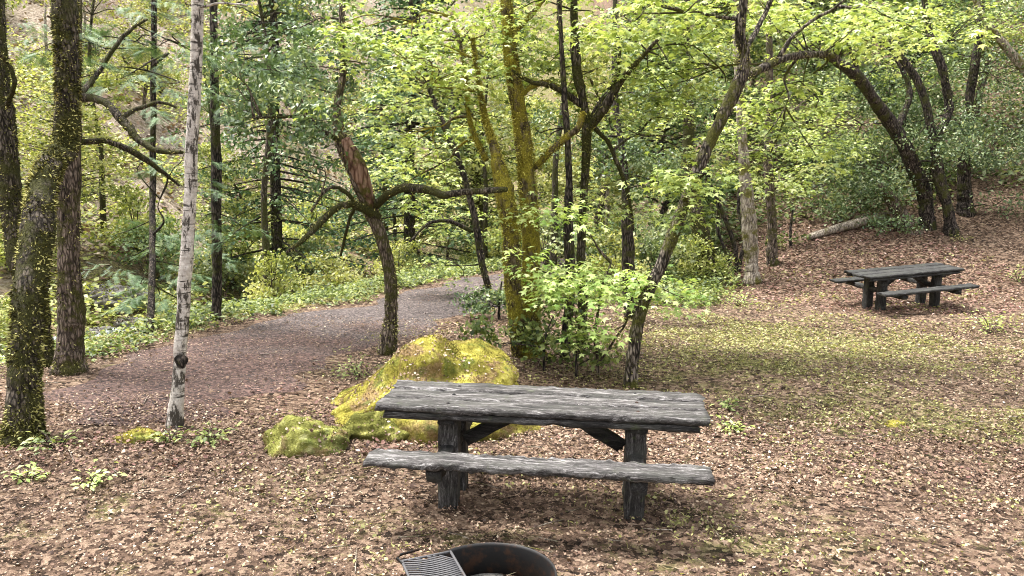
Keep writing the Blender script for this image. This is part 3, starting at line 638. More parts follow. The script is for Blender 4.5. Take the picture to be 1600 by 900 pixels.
near_tree('bigleaf_maple', 'twin trunked maple coated in bright yellow moss behind the large picnic table', 'tree', None,
          [(832, 556, 0, 38), (830, 470, 0, 34), (830, 380, 0, 33), (826, 290, 0, 32), (820, 210, 0, 29), (808, 130, 0, 25), (796, 60, 0, 23), (788, -80, 0, 16)],
          limbs=[[(814, 560, 0, 32), (806, 470, -.2, 30), (798, 370, -.3, 33), (784, 280, -.3, 29), (768, 215, -.2, 15), (752, 150, -.1, 9), (738, 60, 0, 7)],
                 [(836, 262, 0, 13), (870, 228, -.2, 12), (900, 203, -.3, 11), (912, 175, -.3, 10)],
                 [(812, 150, 0, 9), (850, 128, .2, 9), (900, 152, .2, 8)], [(798, 60, 0, 9), (840, 10, .3, 8), (880, -50, .4, 6)],
                 [(760, 250, -.1, 10), (735, 190, .1, 9), (725, 110, .2, 8), (705, 20, .3, 6)]],
          bark_='bark_yellow', moss=5200, moss_mat='moss_bright', msize=.024, mthr=-.3,
          crowns=[(700, 90, -.2, 1.1, .75, 34), (780, 40, .3, 1.1, .6, 28), (610, 130, -.8, .9, .6, 22), (860, 90, .4, .9, .6, 19), (730, 210, .6, .7, .5, 13), (590, 40, -.3, 1.0, .4, 18), (650, 290, .8, .7, .4, 10), (640, 210, .3, .8, .5, 13), (840, 330, -.5, .3, .3, 5),
                  (820, -70, 0, 2.0, .4, 19)])
near_tree('vine_maple', 'candelabra shaped mossy maple with upcurving arms right of the yellow trunks', 'tree', None,
          [(905, 560, 0, 18), (908, 470, .1, 17), (905, 380, .3, 15), (912, 290, .3, 14), (916, 210, .2, 17), (914, 170, .2, 14), (902, 110, .2, 18), (898, 40, .2, 14), (896, -80, .2, 10)],
          limbs=[[(916, 205, .2, 14), (945, 170, 0, 16), (970, 132, -.1, 13), (1002, 98, -.2, 9), (1030, 60, -.3, 6)],
                 [(922, 190, .2, 10), (940, 150, .4, 9), (962, 115, .5, 7), (970, 60, .6, 5)],
                 [(912, 166, .2, 11), (870, 142, .1, 10), (834, 132, 0, 8), (800, 110, -.1, 5)],
                 [(925, 195, .2, 9), (950, 225, .3, 8), (968, 260, .4, 8), (985, 310, .5, 6), (990, 360, .6, 4)]],
          bark_='bark_mossy', moss=1300, moss_mat='moss', mthr=0, flare=1.1,
          crowns=[(960, 60, .5, 1.1, .6, 25), (890, 20, .4, .9, .4, 18), (1040, 90, .2, .9, .6, 22), (930, 300, .6, .9, .6, 16), (1000, -50, .2, 1.6, .3, 15), (1030, 190, .6, .9, .5, 16), (880, 110, .6, .6, .4, 9)])
near_tree('forest_tree', 'short black trunk among the shrubs behind the candelabra maple', 'tree', None,
          [(985, 500, 0, 22), (982, 440, 0, 24), (980, 360, 0, 22), (978, 310, 0, 16), (972, 240, .2, 12), (960, 140, .4, 10), (962, -60, .5, 8)],
          bark_='bark_dark', kind='oak', crowns=[(985, 250, .3, .9, .5, 15), (880, 230, .3, .8, .6, 12), (1040, 150, .5, .9, .4, 12)], per=60, flare=1.1)
near_tree('forest_tree', 'dark slim trunk standing right behind the yellow mossy twin trunks', 'tree', None,
          [(882, 560, 0, 18), (890, 450, 0, 18), (886, 340, 0, 18), (888, 285, 0, 13), (884, 200, 0, 11), (876, 60, 0, 8), (872, -60, 0, 7)],
          bark_='bark_dark', moss=500, mthr=.5, flare=1.1, crowns=[(880, 200, .3, .6, .4, 6)])
near_tree('big_vine_maple', 'long dark trunk leaning right above the large table, forking into an arch of leafy limbs', 'tree', None,
          [(985, 604, 0, 24), (990, 545, 0, 24), (1003, 480, 0, 22), (1035, 405, 0, 22), (1062, 330, 0, 22), (1090, 258, 0, 22), (1120, 195, 0, 20), (1146, 140, 0, 22), (1158, 95, 0, 18), (1152, 55, 0, 20), (1164, -30, 0, 12), (1170, -100, 0, 9)],
          limbs=[[(1150, 128, 0, 15), (1190, 105, .4, 14), (1230, 84, .9, 13), (1268, 78, 1.4, 11), (1310, 90, 2, 9)],
                 [(1158, 90, 0, 10), (1185, 40, .3, 9), (1215, -20, .5, 7)], [(1215, 92, .7, 8), (1250, 40, .8, 7), (1310, 10, .9, 5)],
                 [(1066, 318, 0, 12), (1090, 280, -.4, 6), (1110, 270, -.6, 4)]],
          bark_='bark_speckled', moss=700, mthr=.5, flare=1.15, per=34,
          crowns=[(1100, 20, 1.3, 1.0, .45, 25), (1240, 30, 1.8, 1.1, .35, 25), (1060, 110, 1.5, .8, .45, 18), (1350, 40, 2.2, .9, .4, 19), (1000, 10, -.2, .9, .4, 13), (1088, 285, -.6, .36, .30, 7), (1055, 262, -.6, .25, .2, 3),
                  (1220, 160, 2.0, .9, .45, 19), (1200, -60, .3, 2.0, .3, 18), (1095, 335, -.5, .2, .1, 2), (1210, 230, 1.4, 1.0, .5, 15), (1430, 30, .4, .8, .35, 13)])
near_tree('mossy_maple', 'short leaning mossy trunk crossing behind the long leaning trunk', 'tree', None,
          [(1112, 438, 0, 36), (1100, 390, 0, 30), (1088, 340, 0, 26), (1074, 270, .2, 22), (1076, 200, .3, 20), (1070, 100, .4, 16), (1074, -60, .5, 12)],
          bark_='bark_mossy', moss=1500, moss_mat='moss', mthr=-.2, crowns=[(1040, 180, .2, .9, .5, 7), (1130, 210, -.4, .8, .4, 10)])
near_tree('forest_tree', 'pale lichened trunk at the left edge of the leafy slope', 'tree', None,
          [(1176, 443, 0, 24), (1174, 390, 0, 26), (1168, 330, 0, 26), (1162, 260, 0, 20), (1158, 190, 0, 16), (1150, 60, 0, 12), (1148, -60, 0, 9)],
          bark_='bark_pale', moss=400, moss_mat='moss', mthr=.8, crowns=[(1170, 200, .3, .9, .5, 9), (1240, 230, .6, .9, .5, 12)])
near_tree('forest_tree', 'slim brown trunk just right of the pale lichened trunk', 'tree', None,
          [(1208, 412, 0, 18), (1208, 340, 0, 17), (1204, 260, 0, 16), (1206, 160, 0, 13), (1204, 40, 0, 11), (1204, -60, 0, 8)],
          bark_='bark_brown', moss=600, moss_mat='moss', mthr=.2, kind='maple', crowns=[(1270, 170, .6, 1.2, .7, 25), (1230, 280, .8, 1.1, .5, 16), (1310, 230, .8, 1.0, .7, 18)])
near_tree('vine_maple', 'cluster of thin dark stems left of the pale lichened trunk', 'tree', None,
          [(1152, 425, 0, 8), (1146, 380, 0, 8), (1128, 330, 0, 7), (1112, 290, 0, 5)],
          limbs=[[(1153, 425, 0, 8), (1162, 370, 0, 8), (1150, 320, .1, 6), (1160, 260, .2, 4)], [(1148, 425, 0, 7), (1130, 390, 0, 6), (1118, 350, .1, 5), (1122, 300, .1, 4)]],
          bark_='bark_dark', crowns=[(1135, 270, 0, .7, .4, 6)], flare=1.1, sides=8)
# --- right, on the slope
near_tree('big_vine_maple', 'dark trunk on the slope above the small table, bowing left to meet the arch', 'tree', None,
          [(1450, 356, 0, 25), (1442, 300, 0, 26), (1424, 252, -.2, 25), (1400, 205, -.4, 24), (1372, 165, -.8, 22), (1340, 120, -1.4, 20), (1300, 92, -2.2, 14), (1262, 82, -3, 9)],
          limbs=[[(1340, 120, -1.4, 11), (1330, 80, -1.6, 9), (1300, 40, -2, 7)], [(1400, 205, -.4, 11), (1420, 150, 0, 10), (1400, 90, .2, 8), (1370, 60, .2, 6)]],
          bark_='bark_dark', moss=260, mthr=.8, flare=1.15, per=30, crad=.42,
          crowns=[(1330, 30, .3, 1.3, .5, 22), (1420, 20, .6, 1.5, .6, 25), (1300, 200, 1.2, 1.6, .9, 30), (1390, 110, 1.3, 1.4, .7, 22), (1540, 30, -.5, 1.5, .5, 21)])
near_tree('oak', 'dark mossy footed trunk second from the right among the slope trees', 'tree', None,
          [(1487, 366, 0, 20), (1480, 320, 0, 19), (1468, 275, 0, 20), (1460, 220, 0, 16), (1440, 140, 0, 14), (1405, 85, 0, 12), (1380, 60, 0, 9)],
          bark_='bark_dark', kind='oak', moss=300, mthr=.6, per=90, crad=.5, limbs=[[(1460, 220, 0, 13), (1482, 170, .2, 16), (1468, 110, .2, 16), (1448, 50, .3, 12), (1440, -40, .3, 9)]],
          crowns=[(1340, 270, .8, 1.5, .8, 34), (1430, 190, .9, 1.2, .7, 22), (1490, 220, -.4, 1.0, .5, 19), (1330, 130, 1.2, 1.2, .6, 15), (1300, 320, .9, 1.0, .35, 12), (1380, 300, .5, .6, .3, 9)])
near_tree('oak', 'thick black stump like trunk at the right of the slope trees, half hidden by leaves', 'tree', None,
          [(1508, 332, 0, 26), (1508, 290, 0, 24), (1508, 240, 0, 20), (1516, 160, 0, 16), (1530, 60, 0, 14), (1540, -60, 0, 10)],
          bark_='bark_dark', kind='oak', per=90, crad=.5, crowns=[(1560, 240, -.5, 1.2, .7, 25), (1500, 200, -.8, 1.0, .5, 13), (1580, 120, 0, 1.4, .8, 22), (1500, 90, .5, 1.3, .7, 15), (1590, 320, -.6, .8, .3, 9)])
near_tree('madrone', 'smooth pale tan branch of a madrone slanting down at the upper right corner', 'tree', None,
          [(1690, 330, 0, 24), (1660, 200, 0, 20), (1612, 128, 0, 18), (1578, 84, 0, 15), (1550, 48, 0, 12), (1528, 12, 0, 8), (1500, -50, 0, 6)],
          bark_='bark_pale', kind='oak', per=80, crad=.4, lump=.03, crowns=[(1580, 10, 0, 1.0, .5, 10), (1640, 230, -.3, .9, .6, 12)])
near_tree('oak', 'leaning split stump with a bushy green foot at the end of the fallen log', 'tree stump', None,
          [(1418, 360, 0, 30), (1404, 330, 0, 26), (1386, 304, 0, 20), (1374, 288, 0, 9)], bark_='bark_brown', kind='oak', per=60, crad=.32,
          crowns=[(1395, 350, -.4, .6, .22, 9), (1350, 300, .8, .8, .4, 9)])
# fallen log on the slope
a = gnd(1262, 376); b = gnd(1384, 348)
lg = thing('fallen_log', (a + b) / 2, 'pale topped fallen log lying on the edge of the leafy slope', 'log'); mb = MB()
tube(mb, [a + [0, 0, .08], (a + b) / 2 + [0, 0, .14], b + [0, 0, .14]], [.07, .11, .14], 12, .06, .08, lump=.04); mb.build('log_body', M['bark_pale'], lg, smooth=True, org=(a + b) / 2)

# ------------------------------------------------------------------ boulders with moss coats
def lump_rock(name, label, c, rad, seed, mossm, dens=2600, cat='boulder', prof=None, bumps=(), msize=.014, base=None):
    r2 = np.random.default_rng(seed); nu, nv = 96, 48
    th = np.linspace(0, 2 * np.pi, nu, endpoint=False); ph = np.linspace(0, np.pi * .5, nv)
    TH, PH = np.meshgrid(th, ph); D = np.stack([np.cos(TH) * np.cos(PH), np.sin(TH) * np.cos(PH), np.sin(PH)], -1)
    k = np.ones(TH.shape)
    for i in range(60):
        w_ = r2.normal(size=3); w_ /= np.linalg.norm(w_); f = r2.uniform(2, 24); k += (.09 if f > 5 else .022) / f * np.sin(D @ w_ * f + r2.uniform(0, 6.28)) * 2
    P = D * k[..., None] * np.array(rad)
    for bx_, by_, bh, bs in bumps: P[..., 2] += bh * np.exp(-(((P[..., 0] - bx_) / bs) ** 2 + ((P[..., 1] - by_) / bs) ** 2)) * (P[..., 2] > .02)
    if prof: P[..., 2] *= np.interp(P[..., 0], *prof)
    P[0, :, 2] -= .3; P = P + np.array(c)
    t = thing(name, c, label, cat); mb = MB()
    i = np.arange(nv - 1)[:, None] * nu; j = np.arange(nu)[None]; j2 = (j + 1) % nu
    mb.add(P.reshape(-1, 3), np.stack([i + j, i + j2, i + nu + j2, i + nu + j], -1).reshape(-1, 4)); mb.build('rock', M[mossm] if base is None else M[base], t, smooth=True, org=c)
    A = 2 * np.pi * (rad[0] * rad[1]) ** .5 * rad[2] + rad[0] * rad[1]; n = int(A * dens)
    ar = np.linalg.norm(np.cross(np.roll(P, -1, 1)[:-1] - P[:-1], P[1:] - P[:-1]), axis=2); ar[0] = 0; pr_ = ar.ravel() / ar.sum(); pick = r2.choice(ar.size, n, p=pr_)
    ii, jj = pick // nu, pick % nu; f = r2.uniform(0, 1, (n, 1)); g = r2.uniform(0, 1, (n, 1))
    p = (P[ii, jj] * (1 - f) + P[ii + 1, jj] * f) * (1 - g) + (P[ii, (jj + 1) % nu] * (1 - f) + P[ii + 1, (jj + 1) % nu] * f) * g
    nr = (p - np.array(c)) / np.array(rad) ** 2; nr /= np.linalg.norm(nr, axis=1)[:, None]
    ms = MB(); q = p * 3.1; sp_ = .5 + .22 * np.sin(q[:, 0] * 2.3 + 2 * np.sin(q[:, 1] * 1.9)) + .18 * np.sin(q[:, 1] * 4.1 + q[:, 2] * 3) + .12 * np.sin(q[:, 0] * 9 + q[:, 2] * 11)
    stamp(ms, MOSS, p - nr * .004, nr + r2.normal(0, .8, (n, 3)), r2.uniform(0, 6.28, n), msize * r2.uniform(.5, 1.6, n), np.clip(sp_ + r2.normal(0, .09, n), 0, 1))
    nd = int(A * 420); w_ = r2.choice(n, nd); pp = p[w_]; w_ = w_[np.sin(pp[:, 0] * 5 + 1) + np.sin(pp[:, 1] * 6) + nr[w_, 2] * 1.2 > .9]
    if len(w_):
        dm = MB(); stamp(dm, CURL, p[w_] + nr[w_] * .006, nr[w_] + r2.normal(0, .3, (len(w_), 3)), r2.uniform(0, 6.28, len(w_)), r2.uniform(.012, .035, len(w_)), r2.uniform(.2, 1, len(w_)))
        tag(dm.build('fallen_leaves', M['dead'], t, org=c), kind='stuff')
    tag(ms.build('moss', M[mossm], t, org=c), kind='stuff'); return t, P
c = gnd(668, 640); c = np.array([-.80, 7.95, H(-.80, 7.95)])
_, BP = lump_rock('mossy_boulder', 'large boulder blanketed in bright yellow green moss behind the large picnic table', c, (1.12, 1.05, .74), 5, 'moss_yellow', 15000, prof=((-1.3, -1.0, -.6, -.25, .1, .45, .8, 1.3), (.10, .20, .43, .78, 1.0, .95, .72, .40)))
c = gnd(468, 715); c = np.array([c[0], c[1] + .22, H(c[0], c[1] + .2) - .02])
lump_rock('mossy_rock', 'small low rock with pale yellow moss left of the big boulder', c, (.34, .25, .26), 11, 'moss_pale', 15000)
c = gnd(598, 690); c = np.array([c[0], c[1] + .18, H(c[0], c[1] + .2) - .02])
lump_rock('mossy_rock', 'dark green mossy rock at the big boulder foot behind the table left end', c, (.42, .22, .19), 17, 'moss', 15000)
c = gnd(208, 692); lump_rock('moss_clump', 'bright yellow green moss mound between the two left trunks, on the path edge', c + [0, .1, -.02], (.20, .14, .11), 3, 'moss_yellow', 15000, 'moss')
c = gnd(1403, 668); lump_rock('moss_clump', 'tiny yellow moss tuft alone on the litter right of the large table', c + [0, .05, -.01], (.09, .08, .06), 4, 'moss_yellow', 7000, 'moss')
for (px, py, s_, lb) in ((205, 508, .6, 'dark wet rock beside the white creek water'), (165, 520, .5, 'wet rock half in the creek next to the brown trunk'), (168, 470, 1.1, 'big moss topped rock above the creek bend')):
    c = gnd(px, py); lump_rock('creek_rock', lb, c + [0, 0, -.1], (s_, s_ * .7, s_ * .5), int(px), 'moss', 500, 'rock', base='rock', msize=.05)

# ------------------------------------------------------------------ leaf litter, grass, undergrowth
def near_pts(n, y0, y1, spread=.70, pad=.8, p=1.0):
    y = y0 + (y1 - y0) * rng.uniform(0, 1, n) ** p; x = rng.uniform(-1, 1, n) * (spread * y + pad); return x, y
def lnoise(x, y, f=1.0, s=0):
    return (np.sin(x * 1.7 * f + 2 * np.sin(y * 1.1 * f + s)) + np.sin(y * 2.3 * f + 1.7 * np.sin(x * 1.3 * f + s * 2)) + np.sin((x + y) * 3.9 * f + s) * .5) / 2.5
def drop(name, m_, x, y, tpl, size, tint, lift=.012, tilt=.35, label=None):
    n = len(x); mb = MB(); nr = np.c_[rng.normal(0, tilt, (n, 2)), np.ones(n)]
    stamp(mb, tpl, np.c_[x, y, H(x, y) + lift + rng.uniform(0, .012, n)], nr, rng.uniform(0, 6.28, n), size, tint)
    return tag(mb.build(name, m_), label, kind='stuff')
xs_, ys_ = [], []
for (n, a, b_) in ((105000, 4.0, 8.0), (95000, 8.0, 13.0), (60000, 13, 22)):
    x, y = near_pts(n, a, b_, p=.75); xs_.append(x); ys_.append(y)
x = np.concatenate(xs_); y = np.concatenate(ys_)
s_ = xb(y) - x; onpath = (s_ < -.1) & (s_ > -2.9) & (y < 22) & (y > 7.6)
keep = (rng.uniform(-1.6, 1, len(x)) < .55 + lnoise(x, y, 2.3, 7) + .5 * lnoise(x, y, 6, 2)) & (rng.uniform(0, 1, len(x)) > np.where(onpath, .15 + .45 * sm((y - 9) / 5), .0)) & (rng.uniform(0, 1, len(x)) > .45 * np.clip(green_mask(x, y), 0, 1)) & (s_ < 3) & ~((np.hypot(x - FX, y - FY) < .40))
x, y, onpath = x[keep], y[keep], onpath[keep]
u = rng.uniform(0, 1, len(x)); fine_zone = np.clip((6.2 - y) / 1.2, 0, 1) * (np.abs(x) < 4)
sz = (.013 + .026 * u ** 2.6) * (1 - .30 * fine_zone) * np.where(onpath, .7, 1) * (1 + np.clip((y - 9) / 14, 0, .7))
drop('leaf_litter', M['dead'], x, y, CURL, sz, np.clip(rng.beta(1.3, 1.6, len(x)) + .10 * lnoise(x, y, .8), 0, 1), label='carpet of fallen brown and pale tan leaves')
x2, y2 = near_pts(2200, 4.2, 10); k = (np.hypot(x2 - FX, y2 - FY) > .42); x2, y2 = x2[k], y2[k]
drop('whole_leaf_litter', M['dead'], x2, y2, MAPLE, rng.uniform(.03, .07, len(x2)), rng.beta(1.6, 2.6, len(x2)), .022, .6, label='whole dead maple leaves lying over the finer litter')
# reddish litter patches
x, y = near_pts(60000, 5.5, 20, p=.8)
k = ((((x + 3.1) / 1.1) ** 2 + ((y - 6.35) / .5) ** 2 < 1) & (rng.uniform(size=len(x)) < .6)) | ((((x - 7.3) / 3.0) ** 2 + ((y - 17) / 3.4) ** 2 < 1) & (rng.uniform(size=len(x)) < .9)) | ((((x + .9) / .5) ** 2 + ((y - 6.6) / .25) ** 2 < 1)) | ((((x - 2.6) / 2.3) ** 2 + ((y - 6.9) / .8) ** 2 < 1) & (rng.uniform(size=len(x)) < .25)) | ((((x + 2.0) / .9) ** 2 + ((y - 8) / .8) ** 2 < 1) & (rng.uniform(size=len(x)) < .5))
x, y = x[k], y[k]
drop('red_leaf_litter', M['red_dead'], x, y, CURL, rng.uniform(.02, .048, len(x)) * (1 + np.clip((y - 9) / 14, 0, .7)), rng.beta(2, 2, len(x)), .02, label='patches of fallen dark red leaves')
# twigs on the floor
mb = MB()
for q in range(260):
    x0, y0 = near_pts(1, 4.3, 12); x0, y0 = x0[0], y0[0]; a0 = rng.uniform(0, 3.14); L = rng.uniform(.08, .35)
    p = [np.array([x0 + L * (t_ - .5) * math.cos(a0), y0 + L * (t_ - .5) * math.sin(a0) + rng.normal(0, .012), 0]) for t_ in (0, .5, 1)]
    for v in p: v[2] = H(v[0], v[1]) + .025
    tube(mb, p, [.004, .004, .002], 4, .1, .06)
tag(mb.build('twig_litter', M['bark_pale']), 'thin fallen twigs scattered over the litter', kind='stuff')
# grass and moss sprigs
x, y = near_pts(200000, 4.2, 18, p=.7)
g = green_mask(x, y) * .9 + .50 * lnoise(x, y, 1.5, 3) + .30 * lnoise(x, y, 4.5, 5) + .13
s_ = xb(y) - x; k = (g > rng.uniform(.15, 1.3, len(x))) & ~((s_ < -.15) & (s_ > -2.5)) & (np.hypot(x - FX, y - FY) > .42); x, y = x[k], y[k]
n = len(x); mb = MB(); d = np.c_[rng.normal(0, .6, (n, 2)), np.ones(n)]
stamp(mb, BLADE, np.c_[x, y, H(x, y) + .005], np.c_[rng.normal(0, 1, (n, 2)), rng.normal(0, .2, n)], np.zeros(n), rng.uniform(.015, .055, n), rng.uniform(0, 1, n), dirs=d)
drop('moss_sprigs', M['grass'], x[::2], y[::2], DIA, rng.uniform(.018, .042, len(x[::2])) * (1 + np.clip((y[::2] - 8) / 12, 0, .8)), rng.uniform(.1, 1, len(x[::2])), .022, .45, 'tiny yellow green moss sprigs and seedlings over the litter')
tag(mb.build('grass', M['grass']), 'sparse yellow green grass and moss in the litter', kind='stuff')
# herb layer along the far side of the path and on the bank
def herbs(name, m_, x, y, hgt, label, per=9, size=(.05, .10), tpl=OVAL):
    n = len(x); c = np.c_[x, y, H(x, y)]; c = np.repeat(c, per, 0); hh = np.repeat(hgt, per); N = len(c)
    off = rng.normal(0, 1, (N, 3)) * np.c_[hh * .45, hh * .45, hh * 0]; off[:, 2] = rng.uniform(.05, 1, N) * hh
    mb = MB(); stamp(mb, tpl, c + off, np.c_[rng.normal(0, .5, (N, 2)), np.ones(N)], rng.uniform(0, 6.28, N), rng.uniform(*size, N), np.clip(np.repeat(rng.uniform(.1, .8, n), per) + rng.normal(0, .2, N), 0, 1))
    return tag(mb.build(name, m_), label, kind='stuff')
y = rng.uniform(9.5, 26, 5200); s_ = np.abs(rng.normal(0, 2.2, len(y))) + .0; x = xb(y) - s_ + rng.normal(0, .12, len(y)); k = ~((800 + FPX * x / y > 125) & (800 + FPX * x / y < 225) & (s_ > .9)); x, y = x[k], y[k]
k = lnoise(x, y, 1.5, 4) + rng.normal(0, .35, len(x)) > -.15; x, y = x[k], y[k]
herbs('verge_undergrowth', M['herb'], x, y, rng.uniform(.06, .22, len(y)) * (1 + 1.2 * np.clip(lnoise(x, y, 1.1, 9), 0, 1)), 'bright green low herbs along the far edge of the path')
y = rng.uniform(14.5, 32, 5200); x = xb(y) + 2.4 + rng.uniform(0, 1, len(y)) * (4.2 - .0 * y); k = x < 4.4 + .12 * (y - 14); x, y = x[k], y[k]
herbs('forest_undergrowth', M['herb'], x, y, rng.uniform(.10, .45, len(y)), 'mixed green undergrowth beyond the clearing')
y = rng.uniform(12, 60, 17000); s_ = rng.uniform(9.5, 40, len(y)); x = xb(y) - s_; k = lnoise(x, y, .35, 1) > -.40 + .5 * np.clip((y - 28) / 15, 0, 1); x, y = x[k], y[k]
_x, _y = x, y; y = rng.uniform(14, 62, 14000); x = xb(y) - rng.uniform(9.5, 42, len(y))
drop('slope_leaf_litter', M['dead'], x, y, CURL, rng.uniform(.12, .30, len(x)), np.clip(rng.normal(.72, .22, len(x)), 0, 1), .03, .5, 'pale tan leaf litter on the slope across the creek'); x, y = _x, _y
herbs('slope_undergrowth', M['far_yellow'], x, y, rng.uniform(.2, .9, len(y)), 'yellow green brush covering the slope across the creek', 9, (.10, .22), DIA)
x = rng.uniform(4, 30, 9000); y = 19 + rng.uniform(0, 1, len(x)) ** 1.5 * 26; k = (y > 20 + .15 * (x - 8) + 1.2 * lnoise(x, y, .5)); x, y = x[k], y[k]
herbs('hill_undergrowth', M['far_green'], x, y, rng.uniform(.2, 1.0, len(y)), 'green brush on the hill behind the small table', 9, (.08, .18), DIA)

# small single plants
def plant(name, label, px, py, r_, hgt, n, kind='herb', cat='plant', group=None, size=(.04, .07), tpl=OVAL, stems=8, b=None):
    b = gnd(px, py) if b is None else b
    t = thing(name, b, label, cat, group); mb = MB(); st = MB()
    tips = b + np.c_[rng.normal(0, r_ * .6, (stems, 2)), rng.uniform(.4, 1, stems) * hgt]
    for tp in tips: tube(st, [b + [0, 0, -.03], (b + tp) / 2 + [0, 0, hgt * .1], tp], [.006, .005, .003], 4, .1, .06)
    k = rng.integers(0, stems, n); f = rng.uniform(.25, 1.1, n)[:, None]
    p = b * (1 - f) + tips[k] * f + rng.normal(0, r_ * .22, (n, 3)) * [1, 1, .5]; p[:, 2] = np.maximum(p[:, 2], H(p[:, 0], p[:, 1]) + .02)
    out = p - b + rng.normal(0, .05, (n, 3))
    stamp(mb, tpl, p, np.c_[rng.normal(0, .35, (n, 2)), np.ones(n)], np.zeros(n), rng.uniform(*size, n), np.clip(rng.normal(.6, .25, n), 0, 1), dirs=out)
    st.build('stems', M['bark_brown'], t, org=b); mb.build('leaves', M[kind], t, org=b); return t
for px, py, r_, h_, n, lb, kd in [
        (140, 758, .16, .10, 60, 'small bright green clover like plant in the red leaves at lower left', 'maple_pale'),
        (42, 752, .14, .10, 45, 'low green plant near the lower left edge below the thick mossy trunk', 'maple_pale'),
        (90, 700, .22, .14, 70, 'leafy green plant at the foot of the thick mossy trunk', 'herb'),
        (325, 690, .26, .12, 90, 'spreading green plant right of the pale banded trunk foot', 'herb'),
        (265, 690, .16, .12, 50, 'little green plant under the pale banded trunk', 'herb'),
        (560, 590, .28, .26, 110, 'green fern like plant at the left flank of the big boulder', 'herb'),
        (1548, 520, .36, .32, 160, 'bright green bush on the litter at the right, below the small table', 'maple'),
        (1140, 672, .16, .08, 60, 'yellow green seedlings beside the right end of the large table', 'maple'),
        (1135, 640, .16, .10, 60, 'small green sprout patch off the far right corner of the large table', 'herb'),
        (1590, 440, .4, .35, 130, 'green bush cut by the right edge beside the slope', 'herb'),
        (30, 580, .3, .4, 120, 'leafy green sprouts growing around the mossy trunks at the left edge', 'maple_pale'),
        (1150, 478, .45, .20, 130, 'low yellow green maple seedlings at the near foot of the leafy slope', 'maple'),
        (1500, 376, .22, .12, 60, 'yellow green moss and sprouts at the foot of the slope trees', 'grass')]:
    plant('leafy_plant', lb, px, py, r_, h_, n, kd, 'plant')
# shrubs round the foot of the middle trunks
near_tree('maple_sapling', 'bright lime green maple sapling with big leaves in front of the black trunk', 'shrub', None,
          [(935, 588, 0, 7), (930, 520, 0, 6), (940, 450, 0, 5), (955, 410, 0, 4)], limbs=[[(934, 560, 0, 5), (900, 500, 0, 4), (880, 440, 0, 3)], [(934, 570, 0, 5), (980, 500, -.2, 4), (1010, 440, -.2, 3)]],
          bark_='bark_brown', kind='maple_pale', per=24, crad=.22, flare=1, sides=7, wob=.002, lscale=1.05,
          crowns=[(950, 440, -.3, .62, .32, 24), (860, 445, -.2, .40, .25, 13), (1030, 450, -.4, .5, .22, 12), (930, 510, -.3, .5, .2, 7), (805, 400, -.2, .25, .12, 3), (900, 340, .1, .4, .25, 6)])
for px, py, lb, cr in [(850, 580, 'loose green shrub around the feet of the yellow mossy twin trunks', [(860, 520, .2, .5, .40, 9), (790, 520, .3, .4, .35, 7)]),
                       (900, 592, 'small light green shrub left of the lime green sapling, just behind the table', [(900, 545, .1, .35, .26, 4), (950, 555, .1, .25, .2, 3)]),
                       (780, 500, 'grey green shrub at the right edge of the path', [(775, 480, 0, .6, .45, 20)]),
                       (1060, 440, 'dark green shrub between the long leaning trunk and the short mossy trunk', [(1060, 410, .3, .9, .4, 22)]),
                       (700, 420, 'dark green shrub beside the far end of the path', [(670, 350, 1.0, .9, .3, 18), (700, 390, .6, .6, .3, 14)]),
                       (1235, 388, 'low green shrub at the near end of the fallen log', [(1230, 378, .2, .5, .2, 12)])]:
    near_tree('shrub', lb, 'shrub', None, [(px, py, 0, 6), (px, py - 30, 0, 5), (px + 4, py - 60, 0, 3)], bark_='bark_dark', kind='oak' if 'dark' in lb or 'grey' in lb else 'herb', per=60, crad=.22, flare=1, sides=6, crowns=cr)

# ------------------------------------------------------------------ background trees: a few kinds, copied
def far_proto(name, kind, bk, h_, tr, ncl, per, crad, lean=.1, low=.25, conifer=False, lsize=(.10, .2)):
    t = thing(name, (0, 0, 0), None, 'tree'); wd_ = MB(); cm = MB()
    P = [np.array([0, 0, -.5])]; 
    for i in range(1, 7): P.append(np.array([*(rng.normal(0, lean, 2) * i * .35), h_ * i / 6]))
    Q, rq, _, _ = tube(wd_, P, np.linspace(tr * 1.2, tr * .25, 7), 9, .06, .25, lump=.08)
    for q in range(ncl):
        f = rng.uniform(low, 1.0); base = Q[int(f * (len(Q) - 1))]
        reach = h_ * (.26 if not conifer else .24) * (1.15 - f if conifer else (.45 + .9 * math.sin(math.pi * min(1, f)) * .6)) * rng.uniform(.3, 1.25)
        a0 = rng.uniform(0, 6.28); c = base + np.array([math.cos(a0) * reach, math.sin(a0) * reach, (-.25 if conifer else .25) * reach])
        tube(wd_, [base, (base + c) / 2 + [0, 0, .1], c], [tr * .22, tr * .13, tr * .05], 4, .1, .4)
        n = int(per * rng.uniform(.6, 1.4)); rr = crad * rng.uniform(.6, 1.4)
        sq = np.array([1.1, 1.1, .38 if conifer or kind == 'far_yellow' else .7])
        p = c + unit(n) * (rng.uniform(.1, 1, n) ** .5)[:, None] * rr * sq
        if conifer: p = base + (p - base) * 1.0; k2 = rng.uniform(0, 1, n)[:, None]; p = p * (1 - k2 * .55) + base * k2 * .55
        bt = rng.uniform(.15, .75)
        stamp(cm, DIA, p, unit(n) * .8 + [0, 0, .7], rng.uniform(0, 6.28, n), rng.uniform(*lsize, n), np.clip(bt + rng.normal(0, .2, n), 0, 1))
    wd_.build('trunk', M[bk], t, smooth=True); cm.build('crown', M[kind], t); return t
